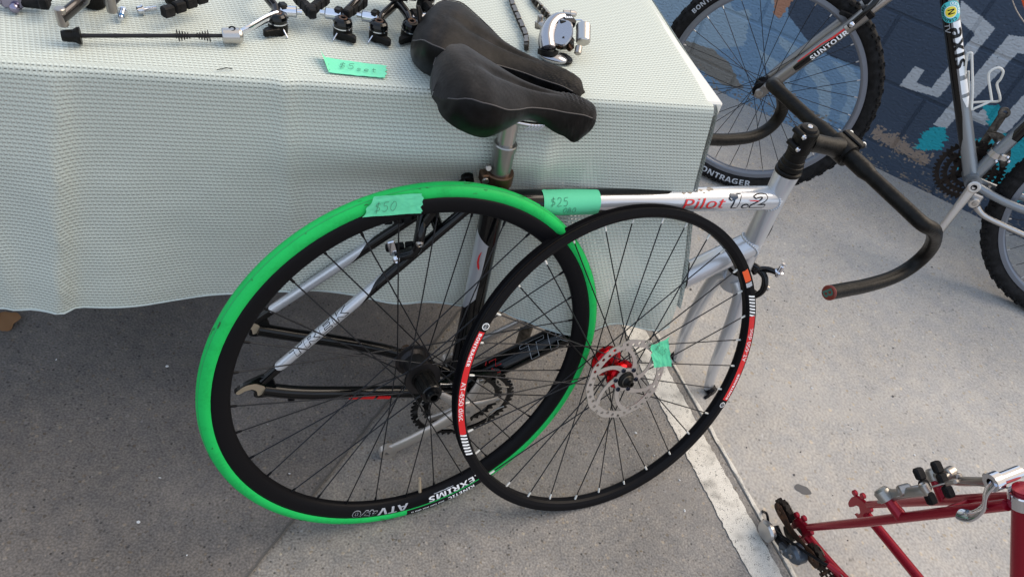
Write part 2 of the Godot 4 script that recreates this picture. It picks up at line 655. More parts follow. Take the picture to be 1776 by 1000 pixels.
func make_ground() -> void:
	var tx := concrete(3, 1536, 9000, 15000, .72)
	var ty := concrete(14, 1024, 4500, 4000, .40)
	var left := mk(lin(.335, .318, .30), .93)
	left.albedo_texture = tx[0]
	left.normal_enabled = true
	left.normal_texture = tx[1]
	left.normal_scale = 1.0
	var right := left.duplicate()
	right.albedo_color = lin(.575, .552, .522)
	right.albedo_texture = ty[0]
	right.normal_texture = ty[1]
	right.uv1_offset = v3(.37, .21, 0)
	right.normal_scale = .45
	M.concrete = left
	var deep := mk(Color(.30, .285, .27), .95)
	var g := MB.new()
	g.quad(v3(-60, -.006, -60), v3(60, -.006, -60), v3(60, -.006, 60), v3(-60, -.006, 60), Vector3.UP)
	struct("ground", g, deep)
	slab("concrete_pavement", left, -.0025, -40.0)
	# slab to the left of the crack, its colour darkened to hold the shade there, 3 mm proud of its neighbour
	var shade_toned := left.duplicate()
	shade_toned.albedo_color = lin(.215, .198, .188)
	shade_toned.uv1_offset = v3(.61, .13, 0)
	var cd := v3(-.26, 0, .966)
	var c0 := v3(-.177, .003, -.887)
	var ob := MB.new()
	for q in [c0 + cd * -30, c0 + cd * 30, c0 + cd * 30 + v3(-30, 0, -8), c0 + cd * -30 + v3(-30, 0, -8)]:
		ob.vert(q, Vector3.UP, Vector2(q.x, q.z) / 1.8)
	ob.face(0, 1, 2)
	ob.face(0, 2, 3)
	struct("shade_toned_pavement", ob, shade_toned)
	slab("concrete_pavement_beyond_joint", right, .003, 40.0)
	var J := v3(.3647, 0, -1.2754)
	var jd := v3(.485, 0, .8745)
	var jn := v3(.8745, 0, -.485)
	# white painted stripe with chipped edges, and the bead of white filler along the joint
	var wn := noise(31, .012, 4)
	var en := noise(32, 9.0, 3)
	var hb := PackedByteArray()
	hb.resize(512 * 512 * 4)
	var w1 := noise(33, .05, 4).get_seamless_image(512, 512)
	var w2 := noise(34, .25, 2).get_seamless_image(512, 512)
	var w3 := noise(35, .01, 3).get_seamless_image(512, 512)
	for y in 512:
		for x in 512:
			var k := (y * 512 + x) * 4
			var a := w1.get_pixel(x, y).r
			var f := w2.get_pixel(x, y).r
			var q := w3.get_pixel(x, y).r
			var l: float = .95 + (f - .5) * .25 - max(q - .55, 0) * .5
			hb[k] = int(clamp(l, 0, 1) * 255)
			hb[k + 1] = int(clamp(l * .985, 0, 1) * 255)
			hb[k + 2] = int(clamp(l * .955, 0, 1) * 255)
			hb[k + 3] = 0 if (a * .55 + f * .6 < .36) else 255
	var paint := mk(lin(.66, .66, .65), .8)
	paint.albedo_texture = image_tex(512, 512, Image.FORMAT_RGBA8, hb)
	paint.transparency = BaseMaterial3D.TRANSPARENCY_ALPHA_SCISSOR
	paint.alpha_scissor_threshold = .5
	var b := MB.new()
	var filler := MB.new()
	var last := []
	var fl := []
	for k in 1200:
		var s := -1.6 + k * .004
		var l := -.086 + (.010 if s < .1 else 0.0) + en.get_noise_1d(s) * .003 + en.get_noise_1d(s * 6.0 + 40) * .003
		var r := -.020 + en.get_noise_1d(s + 77) * .002 + en.get_noise_1d(s * 6.0 + 140) * .003
		var p0 := J + jd * s + jn * l + v3(0, .0024, 0)
		var p1 := J + jd * s + jn * r + v3(0, .0024, 0)
		var row := [b.vert(p0, Vector3.UP, Vector2(s, l) / .35), b.vert(p1, Vector3.UP, Vector2(s, r) / .35)]
		if last.size():
			b.face(last[0], last[1], row[0])
			b.face(last[1], row[1], row[0])
		last = row
		var th := en.get_noise_1d(s * 2.0 + 300)
		var w := .0034 + .0030 * th
		var o := .0065 + en.get_noise_1d(s * 1.5 + 500) * .003
		var q := [J + jd * s + jn * (o - w) + v3(0, .0010, 0), J + jd * s + jn * o + v3(0, .0026, 0), J + jd * s + jn * (o + w) + v3(0, .0010, 0)]
		var rw := [filler.vert(q[0], v3(-.2, 1, .1), Vector2(s, .0) / .2), filler.vert(q[1], Vector3.UP, Vector2(s, w) / .2), filler.vert(q[2], v3(.2, 1, -.1), Vector2(s, w * 2) / .2)]
		if fl.size() and w > .0012:
			for e in 2:
				filler.face(fl[e], fl[e + 1], rw[e])
				filler.face(fl[e + 1], rw[e + 1], rw[e])
		fl = rw
	struct("painted_line", b, paint)
	struct("joint_filler", filler, paint)
	# a hairline crack wandering over the near slab
	var cr := MB.new()
	var cp := []
	for k in 160:
		cp.append(v3(-.177, 0, -.887) + v3(-.26, 0, .966) * (-.9 + k * .012))
	var prev := []
	for k in cp.size():
		var w: float = .0022 + .0016 * en.get_noise_1d(k * .7)
		var o := v3(en.get_noise_1d(k * .35 + 9) * .003, .0052, 0)
		var row := [cr.vert(cp[k] + o - v3(w, 0, 0), Vector3.UP), cr.vert(cp[k] + o + v3(w, 0, 0), Vector3.UP)]
		if prev.size():
			cr.face(prev[0], prev[1], row[0])
			cr.face(prev[1], row[1], row[0])
		prev = row
	struct("pavement_crack", cr, mk(lin(.09, .085, .08), 1.0))

# ---------------------------------------------------------------- block wall with its mural
func fill_poly(im: Image, pts: Array, col: Color, rough: FastNoiseLite, jit: float) -> void:
	# pts in wall metres; the picture spans t -1.5..1.3 and y 0..1.4 at 400 px per metre
	var q := []
	var y0 := 1e9
	var y1 := -1e9
	for p in pts:
		var w := Vector2((p[0] + 1.5) * 400, (1.4 - p[1]) * 400)
		q.append(w)
		y0 = min(y0, w.y)
		y1 = max(y1, w.y)
	for y in range(int(max(y0, 0)), int(min(y1, 559)) + 1):
		var xs := []
		for k in q.size():
			var a: Vector2 = q[k]
			var b: Vector2 = q[(k + 1) % q.size()]
			if (a.y <= y + .5) != (b.y <= y + .5):
				xs.append(a.x + (y + .5 - a.y) * (b.x - a.x) / (b.y - a.y) + rough.get_noise_2d(a.x * 3, y * 3) * jit)
		xs.sort()
		for k in range(0, xs.size() - 1, 2):
			im.fill_rect(Rect2i(int(xs[k]), y, max(int(xs[k + 1]) - int(xs[k]), 1), 1), col)

func make_wall() -> void:
	var im := Image.create(1120, 560, false, Image.FORMAT_RGB8)
	im.fill(lin(.042, .062, .098))
	var rn := noise(50, .05, 3)
	var pale := lin(.16, .27, .40)
	var palest := lin(.27, .37, .46)
	# sea-blue swell low on the left, with lighter streaks and a dark rim
	fill_poly(im, [[-1.5, 0], [-.02, 0], [-.03, .2], [-.06, .285], [-.1, .297], [-.2, .29], [-.3, .308], [-.36, .34], [-.4, .36], [-.43, .42], [-.5, .6], [-.7, .9], [-1.5, 1.2]], pale, rn, 3)
	fill_poly(im, [[-1.5, .02], [-.62, .12], [-.5, .2], [-.52, .3], [-.6, .42], [-.8, .62], [-1.5, .9]], palest, rn, 5)
	fill_poly(im, [[-.63, .33], [-.58, .30], [-.5, .34], [-.45, .45], [-.52, .55], [-.62, .5]], pale, rn, 4)
	fill_poly(im, [[-.52, .42], [-.47, .37], [-.44, .44], [-.47, .6], [-.53, .62]], palest, rn, 4)
	fill_poly(im, [[-.4, .285], [-.33, .275], [-.22, .24], [-.15, .2], [-.12, .14], [-.1, .06], [-.13, .06], [-.16, .13], [-.2, .18], [-.28, .22], [-.38, .255]], palest, rn, 3)
	fill_poly(im, [[-.44, .21], [-.36, .2], [-.29, .16], [-.25, .1], [-.27, .08], [-.32, .13], [-.4, .17]], palest, rn, 3)
	fill_poly(im, [[-.2, .28], [-.12, .285], [-.07, .25], [-.05, .18], [-.045, .1], [-.07, .1], [-.08, .18], [-.12, .24]], lin(.24, .35, .46), rn, 3)
	fill_poly(im, [[-.475, .9], [-.465, .388], [-.45, .345], [-.421, .335], [-.405, .42], [-.39, .9]], lin(.40, .20, .125), rn, 3)
	fill_poly(im, [[-.9, .10], [-.6, .14], [-.5, .11], [-.44, .05], [-.5, .03], [-.7, .06], [-.9, .05]], lin(.20, .19, .17), rn, 8)
	# white block letters
	var wh := lin(.44, .47, .50)
	fill_poly(im, [[.062, .60], [.19, .565], [.17, .312], [.043, .292], [.05, .373], [.083, .373], [.084, .328], [.132, .329], [.15, .527], [.08, .55]], wh, rn, 1)
	fill_poly(im, [[.232, .562], [.38, .60], [.40, .56], [.285, .525], [.245, .225], [.205, .225]], wh, rn, 1)
	fill_poly(im, [[.30, .30], [.30, .335], [.345, .34], [.345, .292]], wh, rn, 1)
	fill_poly(im, [[.36, .235], [.38, .52], [.43, .62], [.46, .62], [.42, .5], [.40, .235]], wh, rn, 1)
	fill_poly(im, [[.26, .285], [.26, .315], [.34, .32], [.34, .288]], wh, rn, 2)
	fill_poly(im, [[.6, .25], [.6, .65], [.64, .65], [.64, .25]], wh, rn, 1)
	var tl := lin(.012, .33, .40)
	fill_poly(im, [[.205, .12], [.235, .14], [.265, .15], [.27, .2], [.24, .232], [.215, .22], [.19, .18]], tl, rn, 8)
	fill_poly(im, [[.255, .318], [.33, .365], [.36, .34], [.37, .30], [.345, .29], [.33, .32], [.30, .34]], tl, rn, 5)
	fill_poly(im, [[.40, .29], [.5, .33], [.56, .28], [.6, .2], [.56, .08], [.46, .10], [.42, .2]], tl, rn, 8)
	fill_poly(im, [[.34, .24], [.40, .27], [.43, .12], [.38, .1], [.33, .15]], tl, rn, 8)
	# scraped and weathered down to bare block along the foot
	var rng := RandomNumberGenerator.new()
	rng.seed = 8
	for k in 2600:
		var t := rng.randf_range(-1.5, 1.3)
		var y := absf(rng.randfn(0, .045)) * (1.0 if rng.randf() < .6 else .35)
		if rn.get_noise_2d(t * 900, y * 500) > -.02:
			var c := lin(.23, .185, .15) if rng.randf() < .7 else lin(.12, .12, .13)
			im.fill_rect(Rect2i(int((t + 1.5) * 400), int((1.4 - y) * 400), rng.randi_range(1, 4), rng.randi_range(1, 2)), c)
	for k in 700:
		var t := rng.randf_range(.05, .26)
		var y := rng.randfn(.105 + (.24 - t) * .08, .012)
		im.fill_rect(Rect2i(int((t + 1.5) * 400), int((1.4 - y) * 400), rng.randi_range(1, 5), rng.randi_range(1, 3)), lin(.27, .21, .17))
	for k in 5000:
		var t := rng.randi_range(0, 1119)
		var y := rng.randi_range(0, 559)
		var c := im.get_pixel(t, y)
		im.set_pixel(t, y, c.darkened(rng.randf_range(.1, .5)) if rng.randf() < .6 else c.lightened(.15))
	var m := mk(Color(1, 1, 1), .85)
	m.albedo_texture = ImageTexture.create_from_image(im)
	m.normal_enabled = true
	var ni := noise(61, .35, 3).get_seamless_image(512, 512)
	ni.convert(Image.FORMAT_RGBA8)
	ni.bump_map_to_normal_map(1.4)
	m.normal_texture = ImageTexture.create_from_image(ni)
	m.normal_scale = .9
	M.mural = m
	var wt := v3(.9193, 0, .3936)
	var wn := v3(-.3936, 0, .9193)
	var o := wn * -2.6625
	var wall := thing("block_wall", "dark navy painted concrete block wall with white mural letters and pale blue swirls", "wall", Transform3D(Basis(wt, Vector3.UP, wn), o))
	var B := .2076
	var h0 := .0833
	var back := MB.new()
	uvquad(back, -4.0, 4.0, 0.0, .7061, -.006)
	back.box(v3(0, .3530, -.1), v3(8.0, .7061, .18), 0.0)
	part(wall, "mortar", back, m)
	var rest := MB.new()
	for row in 4:
		var y0 := h0 + (row - 1) * B if row > 0 else -.02
		var y1 := h0 + row * B if row > 0 else h0
		var off := -.076 if row % 2 == 0 else .137
		for k in range(-10, 10):
			var t0 := off + k * .4075
			var t1 := t0 + .4075
			if t0 > 3.8 or t1 < -3.8:
				continue
			var b := MB.new()
			block(b, t0 + .0045, t1 - .0045, y0 + .0045, y1 - .0045)
			if row < 5 and t1 > -1.3 and t0 < 1.3:
				part(wall, "block", b, m)
			else:
				block(rest, t0 + .0045, t1 - .0045, y0 + .0045, y1 - .0045)
	var r := part(wall, "upper_blocks", rest, m)
	r.set_meta("kind", "stuff")

func uvquad(b: MB, t0: float, t1: float, y0: float, y1: float, z: float) -> void:
	var base := b.v.size()
	for q in [[t0, y0], [t1, y0], [t1, y1], [t0, y1]]:
		b.vert(v3(q[0], q[1], z), Vector3(0, 0, 1), Vector2((q[0] + 1.5) / 2.8, (1.4 - q[1]) / 1.4))
	b.face(base, base + 1, base + 2)
	b.face(base, base + 2, base + 3)

func block(b: MB, t0: float, t1: float, y0: float, y1: float) -> void:
	var e := .003
	uvquad(b, t0 + e, t1 - e, y0 + e, y1 - e, 0.0)
	var o := [[t0, y0], [t1, y0], [t1, y1], [t0, y1]]
	var n := [[t0 + e, y0 + e], [t1 - e, y0 + e], [t1 - e, y1 - e], [t0 + e, y1 - e]]
	for k in 4:
		var a: Array = o[k]
		var c: Array = o[(k + 1) % 4]
		var d: Array = n[(k + 1) % 4]
		var f: Array = n[k]
		var nn := v3(c[1] - a[1], -(c[0] - a[0]), 0).normalized() + Vector3(0, 0, 1)
		var base := b.v.size()
		for q in [[a, -.006], [c, -.006], [d, 0.0], [f, 0.0]]:
			b.vert(v3(q[0][0], q[0][1], q[1]), nn, Vector2((q[0][0] + 1.5) / 2.8, (1.4 - q[0][1]) / 1.4))
		b.face(base, base + 1, base + 2)
		b.face(base, base + 2, base + 3)

# ---------------------------------------------------------------- table and its cloth
const CORNER := Vector3(.236, .745, -1.022)
const ALONG := Vector3(.92, 0, -.392)
const AWAY := Vector3(-.345, 0, -.9386)

func drop_offset(s: float, d: float) -> Vector3:
	# how the hanging part leaves the vertical: s metres left of the corner, d metres below the edge
	var k: float = d / .45
	var front := -AWAY
	var p := Vector3.ZERO
	var near: float = clamp(1.0 - s / .30, 0, 1)
	p += ALONG * (.062 * smoothstep(0.0, 1.0, k) * pow(near, 1.5) * smoothstep(.0, .2, k + .1))
	p += front * (.062 * smoothstep(.30, 1.0, k) * smoothstep(.30, .16, s))
	p += front * (.010 * exp(-pow((d - .10) / .035, 2)) * smoothstep(.15, .3, s) * smoothstep(.75, .45, s))
	p -= front * (.006 * exp(-pow((d - .165) / .03, 2)) * smoothstep(.15, .3, s) * smoothstep(.75, .45, s))
	# one sharp pleat far to the left and slack folds toward the hem
	var f: float = s - .898 - d * .10
	p += front * (.026 * sqrt(k) * (exp(-abs(f + .004) / .07) if f > -.004 else exp(-abs(f + .004) / .010)))
	p += front * (sin(s * 15.0 + 1.0) * .010 + sin(s * 31.0) * .004) * smoothstep(.2, 1.0, k) * smoothstep(.25, .5, s)
	for cr in [.27, .64, 1.02]:
		p += front * (.0040 * exp(-pow((s - cr + d * .05) / .011, 2)))
	p += ALONG * (-.10 * d) * smoothstep(.4, .9, s)
	p += front * (sin(s * 46.0 + .6) * .010 * smoothstep(.45, 1.0, k) * smoothstep(.22, .10, s) * smoothstep(-.01, .02, s))
	return p

func hem(s: float) -> float:
	# length of the drop
	var pts := [[-.1, .462], [0.0, .455], [.06, .452], [.18, .462], [.30, .455], [.44, .425], [.60, .404], [.80, .416], [.93, .416], [1.05, .424], [2.2, .43]]
	for k in pts.size() - 1:
		if s <= pts[k + 1][0]:
			return lerpf(pts[k][1], pts[k + 1][1], smoothstep(0.0, 1.0, (s - pts[k][0]) / (pts[k + 1][0] - pts[k][0])))
	return .43

func make_table() -> void:
	# woven mesh: one tile is eight by eight cells with a dark slot between the cords
	var S := 128
	var d := PackedByteArray()
	d.resize(S * S * 4)
	var hb := PackedByteArray()
	hb.resize(S * S)
	var rng := RandomNumberGenerator.new()
	rng.seed = 4
	for y in S:
		for x in S:
			var row := y / 16
			var xx := posmod(x + row * 4, 16)
			var yy := y % 16
			var cord: float = .5 + .5 * cos(TAU * (xx - 1.0) / 16.0)
			var st: float = .5 + .5 * cos(TAU * (yy - 1.0) / 16.0)
			var hole: bool = xx >= 5 and xx <= 12 and yy >= 8 and yy <= 9
			var l: float = .80 + .16 * st * (1 - cord * .5) + .05 * cord - (.10 if (xx > 12 or xx < 1) else 0.0) - (.12 if hole else 0.0) + rng.randf_range(-.03, .03)
			var k := (y * S + x)
			d[k * 4] = int(clamp(l * .982, 0, 1) * 255)
			d[k * 4 + 1] = int(clamp(l, 0, 1) * 255)
			d[k * 4 + 2] = int(clamp(l * .972, 0, 1) * 255)
			d[k * 4 + 3] = 0 if hole else 255
			hb[k] = int(clamp(.25 + .4 * st + .3 * cord * (1 - st) - (.25 if hole else 0.0), 0, 1) * 255)
	var him := Image.create_from_data(S, S, false, Image.FORMAT_L8, hb)
	him.convert(Image.FORMAT_RGBA8)
	him.bump_map_to_normal_map(2.5)
	var m := mk(lin(.705, .73, .705), .6)
	m.albedo_texture = image_tex(S, S, Image.FORMAT_RGBA8, d)
	m.normal_enabled = true
	m.normal_texture = ImageTexture.create_from_image(him)
	m.normal_scale = .8
	m.transparency = BaseMaterial3D.TRANSPARENCY_ALPHA_SCISSOR
	m.alpha_scissor_threshold = .5
	m.cull_mode = BaseMaterial3D.CULL_DISABLED
	M.cloth = m
	var tile := .0475
	var LEN := 1.9
	var DEEP := .76
	# the folding table hidden beneath it
	var tb := thing("folding_table", "plain folding table hidden beneath the pale woven cloth", "table", Transform3D(Basis(ALONG, Vector3.UP, ALONG.cross(Vector3.UP)), CORNER + ALONG * -.95 + AWAY * .38 - v3(0, .745, 0)))
	var top := MB.new()
	top.box(v3(0, .7312, 0), v3(1.88, .026, .735), .003)
	part(tb, "tabletop", top, M.plastic)
	for a in [-.78, .78]:
		for c in [-.27, .27]:
			var lg := MB.new()
			lg.tube([v3(a, 0, c), v3(a, .714, c)], .014, 12)
			part(tb, "leg", lg, M.dullsteel)
	# cloth: top sheet, rolled front edge, hanging front, hanging right side
	var cl := MB.new()
	var wob := noise(71, 4.0, 3)
	var R := .012
	var rows := 72
	var rows_top := 24
	var prev := []
	var cols := 190
	for a in rows_top + rows + 1:
		var cur := []
		for c in cols + 1:
			var s := LEN * c / cols
			var p: Vector3
			var len: float
			var edge: float = 1.0 - clamp(s / .03, 0, 1)
			if a <= rows_top:
				var dd := DEEP * (1.0 - float(a) / rows_top)
				dd = max(dd, R)
				p = CORNER - ALONG * s + AWAY * dd
				p += v3(0, wob.get_noise_2d(s * .35, dd * .35) * .0012, 0)
				# fold lines left from packing
				for cr in [.27, .64, 1.02]:
					p.y += .0016 * exp(-pow((s - cr - dd * .03) / .010, 2))
				p.y += .0014 * exp(-pow((dd - .30 - s * .02) / .012, 2))
				# the corner is worn round: pull it in near the front
				p -= ALONG * (.014 * pow(edge, 2) * exp(-dd / .035))
				p.y -= .004 * pow(edge, 2)
				len = -dd
			else:
				var h := hem(s) * (float(a - rows_top) / rows)
				var q: Vector3
				if h < R * PI / 2:
					var an := h / R
					q = AWAY * (R - R * sin(an)) + v3(0, -(R - R * cos(an)), 0)
				else:
					q = v3(0, -(R + h - R * PI / 2), 0)
				p = CORNER - ALONG * s + q + drop_offset(s, max(h - R, 0.0))
				p -= ALONG * (.014 * pow(edge, 2) * exp(-h / .05))
				p += -AWAY * (wob.get_noise_2d(s, h) * .004 * clamp(h * 6, 0, 1))
				len = h
			cur.append(cl.vert(p, Vector3.UP, Vector2(s + len * .06, len) / tile))
		if prev.size():
			for c in cols:
				cl.i.append_array([prev[c], cur[c], prev[c + 1], prev[c + 1], cur[c], cur[c + 1]])
		prev = cur
	# right side, sharing the front corner's edge
	prev = []
	for a in 41:
		var cur := []
		for c in 41:
			var h := .40 * a / 40.0
			var back := DEEP * c / 40.0
			var fade: float = exp(-back / .05)
			var p := CORNER + AWAY * back + v3(0, -h, 0) + ALONG * (.004 + .02 * sin(back * 14.0) * h)
			p += (drop_offset(0.0, h) + ALONG * .004) * fade
			p -= ALONG * (.014 * exp(-(back + h) / .04))
			if a == 0:
				p.y -= .004
			cur.append(cl.vert(p, Vector3.UP, Vector2(back, h) / tile))
		if prev.size():
			for c in 40:
				cl.i.append_array([prev[c], prev[c + 1], cur[c], prev[c + 1], cur[c + 1], cur[c]])
		prev = cur
	# the back hangs down as well
	prev = []
	for a in 21:
		var cur := []
		for c in 96:
			var h := .42 * a / 20.0
			var s := LEN * c / 95.0
			var p := CORNER - ALONG * s + AWAY * (DEEP + .004 + h * (.03 + .03 * sin(s * 12.0))) + v3(0, -h - .0005, 0)
			cur.append(cl.vert(p, Vector3.UP, Vector2(s, h) / tile))
		if prev.size():
			for c in 95:
				cl.i.append_array([prev[c], prev[c + 1], cur[c], prev[c + 1], cur[c + 1], cur[c]])
		prev = cur
	smooth_normals(cl)
	var co := thing("tablecloth", "pale grey-green woven mesh cloth draped over the table and hanging down its front", "tablecloth")
	part(co, "cloth", cl, m)
	# stitched hem along the lower edge
	var hm := MB.new()
	var hp := []
	for c in 160:
		var s := LEN * c / 159.0
		var h := hem(s)
		hp.append(CORNER - ALONG * s + v3(0, -(.012 + h - .0188), 0) + drop_offset(s, h - .012) - AWAY * (wob.get_noise_2d(s, h) * .004 + .0005))
	hm.tube(hp, .0016, 6)
	part(co, "hem", hm, mk(lin(.45, .52, .52), .7))

func smooth_normals(b: MB) -> void:
	var acc := PackedVector3Array()
	acc.resize(b.v.size())
	for k in range(0, b.i.size(), 3):
		var g := (b.v[b.i[k + 2]] - b.v[b.i[k]]).cross(b.v[b.i[k + 1]] - b.v[b.i[k]])
		for e in 3:
			acc[b.i[k + e]] += g
	for k in acc.size():
		b.n[k] = acc[k].normalized()

# ---------------------------------------------------------------- wheels
func pol(r: float, a: float, z := 0.0) -> Vector3:
	return v3(cos(a) * r, sin(a) * r, z)

func ring_tyre(r: float, w: float, h := 0.0, k := 18) -> Array:
	if h == 0.0:
		h = w
	var pr := []
	for j in k:
		var th := -PI + TAU * j / k
		pr.append([sin(th) * w, r + cos(th) * h])
	return pr

func spokes(parent: Node, first: float, rr: float, na: Vector2, fa: Vector2, ms: Material, mn: Material, nip: float, swing := 67.5, thick := .00115) -> void:
	# na and fa: (z, radius) of the flange on the near and the far side
	var kinds := []
	for k in 4:
		var fl: Vector2 = na if k % 2 == 0 else fa
		var lead := 1.0 if k < 2 else -1.0
		var sd := 1.0 if k % 2 == 0 else -1.0
		var a: Vector3 = pol(fl.y, deg_to_rad(swing) * lead, fl.x + lead * .0012)
		var e := pol(rr, 0, sd * .002)
		var b := MB.new()
		b.tube([a, e], thick, 6, false)
		var c := MB.new()
		var dir := (a - e).normalized()
		c.tube([e + dir * -.002, e + dir * nip * .75, e + dir * nip], [.0021, .0021, .0014], 6)
		kinds.append([b.mesh(), c.mesh()])
	for k in 32:
		var t := Transform3D(Basis(Vector3(0, 0, 1), deg_to_rad(first + 11.25 * k)), Vector3.ZERO)
		var s := part(parent, "spoke", kinds[k % 4][0], ms, t)
		part(s, "nipple", kinds[k % 4][1], mn)

func arc_text(b: MB, s: String, h: float, deg: float, r: float, dir: float, surf: Callable, stretch := 1.0, font: Font = null) -> void:
	# dir -1: clockwise, tops outward; +1: the other way, tops toward the hub. surf(radius) gives (z, normal z, normal r)
	b.text(s, h, font if font else bold, func(x, y):
		var a: float = deg_to_rad(deg) + dir * x * stretch / r
		var q: float = r - dir * y
		var f: Vector3 = surf.call(q)
		return [pol(q, a, f.x), pol(f.z, a) + v3(0, 0, f.y)])

func tape_sheet(b: MB, c00: Vector3, c10: Vector3, c11: Vector3, c01: Vector3, nn: Vector3, curl: float, seed: int, torn := .0006) -> void:
	var f := noise(seed, 25.0, 2)
	var at := func(u, w):
		var p: Vector3 = c00.lerp(c10, u).lerp(c01.lerp(c11, u), w)
		var side: Vector3 = (c10 - c00).normalized()
		var e: float = smoothstep(.12, 0.0, u) - smoothstep(.88, 1.0, u)
		p += side * f.get_noise_2d(w * .12, seed + sign(e)) * abs(e) * torn * 6.0
		p += (c01 - c00).normalized() * f.get_noise_2d(u * .05, seed) * torn
		return p + nn * (curl * (f.get_noise_2d(u * .06, w * .06) * .5 + pow(abs(u - .5) * 2, 6) * .5) + f.get_noise_2d(u * .2, w * .12) * .0007)
	b.grid(24, 16, at, false)
	# the back of the tape, a hair behind
	b.grid(24, 16, func(u, w): return at.call(u, w) - nn * .0003, true)

func make_green_wheel() -> void:
	var w := thing("green_tyre_wheel", "bicycle wheel with bright green tyre and deep black rim leaning on the silver frame", "bicycle wheel", frame_of(v3(.8128, 0, -.5825), v3(-.1374, .9718, -.1917), v3(.5661, .2359, .7899), v3(-.1086, .3246, -.7000)), "loose wheels leaning by the table")
	var Z := v3(0, 0, 1)
	var X := v3(1, 0, 0)
	var ty := MB.new()
	ty.lathe(Vector3.ZERO, Z, ring_tyre(.3222, .0122, .0118, 22), 128, true, true)
	var tyre := part(w, "tyre", ty, M.green)
	var seam := MB.new()
	for th in [-.62, .62, -.58, .58]:
		var pts := []
		for k in 129:
			pts.append(pol(.3222 + cos(th) * .0119, TAU * k / 128, sin(th) * .0123))
		seam.tube(pts, .00035, 4, false)
	part(tyre, "moulded_line", seam, mk(lin(.02, .32, .10), .6))
	var rng := RandomNumberGenerator.new()
	rng.seed = 6
	var sc := MB.new()
	for k in 46:
		var a := rng.randf() * TAU
		var th := rng.randf_range(-.3, 1.5)
		var l := rng.randf_range(.001, .006)
		var q := func(e): return pol(.3222 + cos(th + e * rng.randf_range(-.2, .2)) * .0118, a + l * e / .33) + v3(0, 0, sin(th) * .0122)
		sc.tube([q.call(-1.0), q.call(0.0), q.call(1.0)], rng.randf_range(.0003, .0008), 4, false)
	part(tyre, "scuff_marks", sc, mk(lin(.03, .10, .04), .8)).set_meta("kind", "stuff")
	var rm := MB.new()
	rm.lathe(Vector3.ZERO, Z, [[-.0098, .3166], [-.0082, .3166], [-.007, .311], [.007, .311], [.0082, .3166], [.0098, .3166], [.0112, .311], [.0113, .306], [.0105, .300], [.0085, .2935], [.0052, .2895], [.002, .2882], [-.002, .2882], [-.0052, .2895], [-.0085, .2935], [-.0105, .300], [-.0113, .306], [-.0112, .311]], 128, true, true, 0.0, TAU, X)
	var rim := part(w, "rim", rm, M.rimblack)
	var rz := func(r):
		var P := [[.3166, .0098], [.311, .0112], [.306, .0113], [.300, .0105], [.2935, .0085], [.2895, .0052]]
		for k in 5:
			if r >= P[k + 1][0]:
				var u: float = (P[k][0] - r) / (P[k][0] - P[k + 1][0])
				return Vector3(lerpf(P[k][1], P[k + 1][1], u) + .0004, 1.0, lerpf(.3, -.6, k / 4.0))
		return Vector3(.0056, .5, -.8)
	var t1 := MB.new()
	arc_text(t1, "LEXRIMS", .0140, -76.0, .3055, -1.0, rz, 1.34)
	var ul := MB.new()
	ul.lathe(Vector3.ZERO, Z, [[.0097, .2972], [.0091, .2954]], 20, false, false, deg_to_rad(-84.0), deg_to_rad(-76.5), X)
	part(rim, "rim_lettering", t1, M.white)
	part(rim, "lettering_bar", ul, M.greytext)
	var t2 := MB.new()
	arc_text(t2, "ATV", .0150, -99.2, .304, -1.0, rz, 1.5)
	part(rim, "rim_lettering", t2, M.greytext)
	var t3 := MB.new()
	for k in 8:
		var o := Vector2(.0009, 0).rotated(TAU * k / 8)
		arc_text(t3, "470", .0125, -109.3 - rad_to_deg(o.x / .304), .304 + o.y, -1.0, rz, 1.6)
	part(rim, "rim_lettering", t3, M.greytext)
	var t4 := MB.new()
	arc_text(t4, "470", .0125, -109.3, .304, -1.0, func(r): return rz.call(r) + Vector3(.0004, 0, 0), 1.6)
	part(rim, "lettering_fill", t4, M.rimblack)
	# black print on the tyre wall
	var lb := MB.new()
	var band := []
	for k in 6:
		var th := lerpf(2.05, 1.02, k / 5.0)
		band.append([sin(th) * .01245, .3222 + cos(th) * .0121])
	band.reverse()
	band.reverse()
	lb.lathe(Vector3.ZERO, Z, band, 30, true, false, deg_to_rad(-94.0), deg_to_rad(-67.0), X)
	part(tyre, "printed_band", lb, M.tread)
	var tz := func(r):
		var c: float = clamp((r - .3222) / .0122, -.99, .99)
		return Vector3(sqrt(1 - c * c) * .0127 + .0002, sqrt(1 - c * c), c)
	var t5 := MB.new()
	arc_text(t5, "KINETIC", .0075, -74.5, .3225, -1.0, tz, 1.35)
	for k in 26:
		var a := deg_to_rad(-81.0 - k * .45)
		if k % 6 == 5:
			continue
		t5.quad(pol(.321, a, .0129), pol(.321, a - .004, .0129), pol(.3236, a - .004, .0129), pol(.3236, a, .0129), Z)
	part(tyre, "tyre_lettering", t5, M.white)
	# hub: wide barrel behind, splined body and end cap in front
	var hb := MB.new()
	hb.lathe(Vector3.ZERO, Z, [[-.036, .004], [-.036, .029], [-.0325, .030], [-.031, .024], [-.024, .020], [.006, .019], [.012, .026], [.0145, .031], [.018, .030], [.018, .004]], 36, false)
	var hub := part(w, "hub", hb, M.darkmetal)
	var fh := MB.new()
	var prof := PackedVector2Array()
	for k in 72:
		var r := .0172 if k % 8 < 5 else .0158
		prof.append(Vector2(cos(TAU * k / 72) * r, sin(TAU * k / 72) * r))
	fh.prism(prof, .036, .0006, Transform3D(Basis(), v3(0, 0, .036)))
	fh.lathe(Vector3.ZERO, Z, [[.018, .004], [.018, .0195], [.0215, .0195], [.0215, .016]], 32)
	part(hub, "freehub_body", fh, M.satin)
	var ec := MB.new()
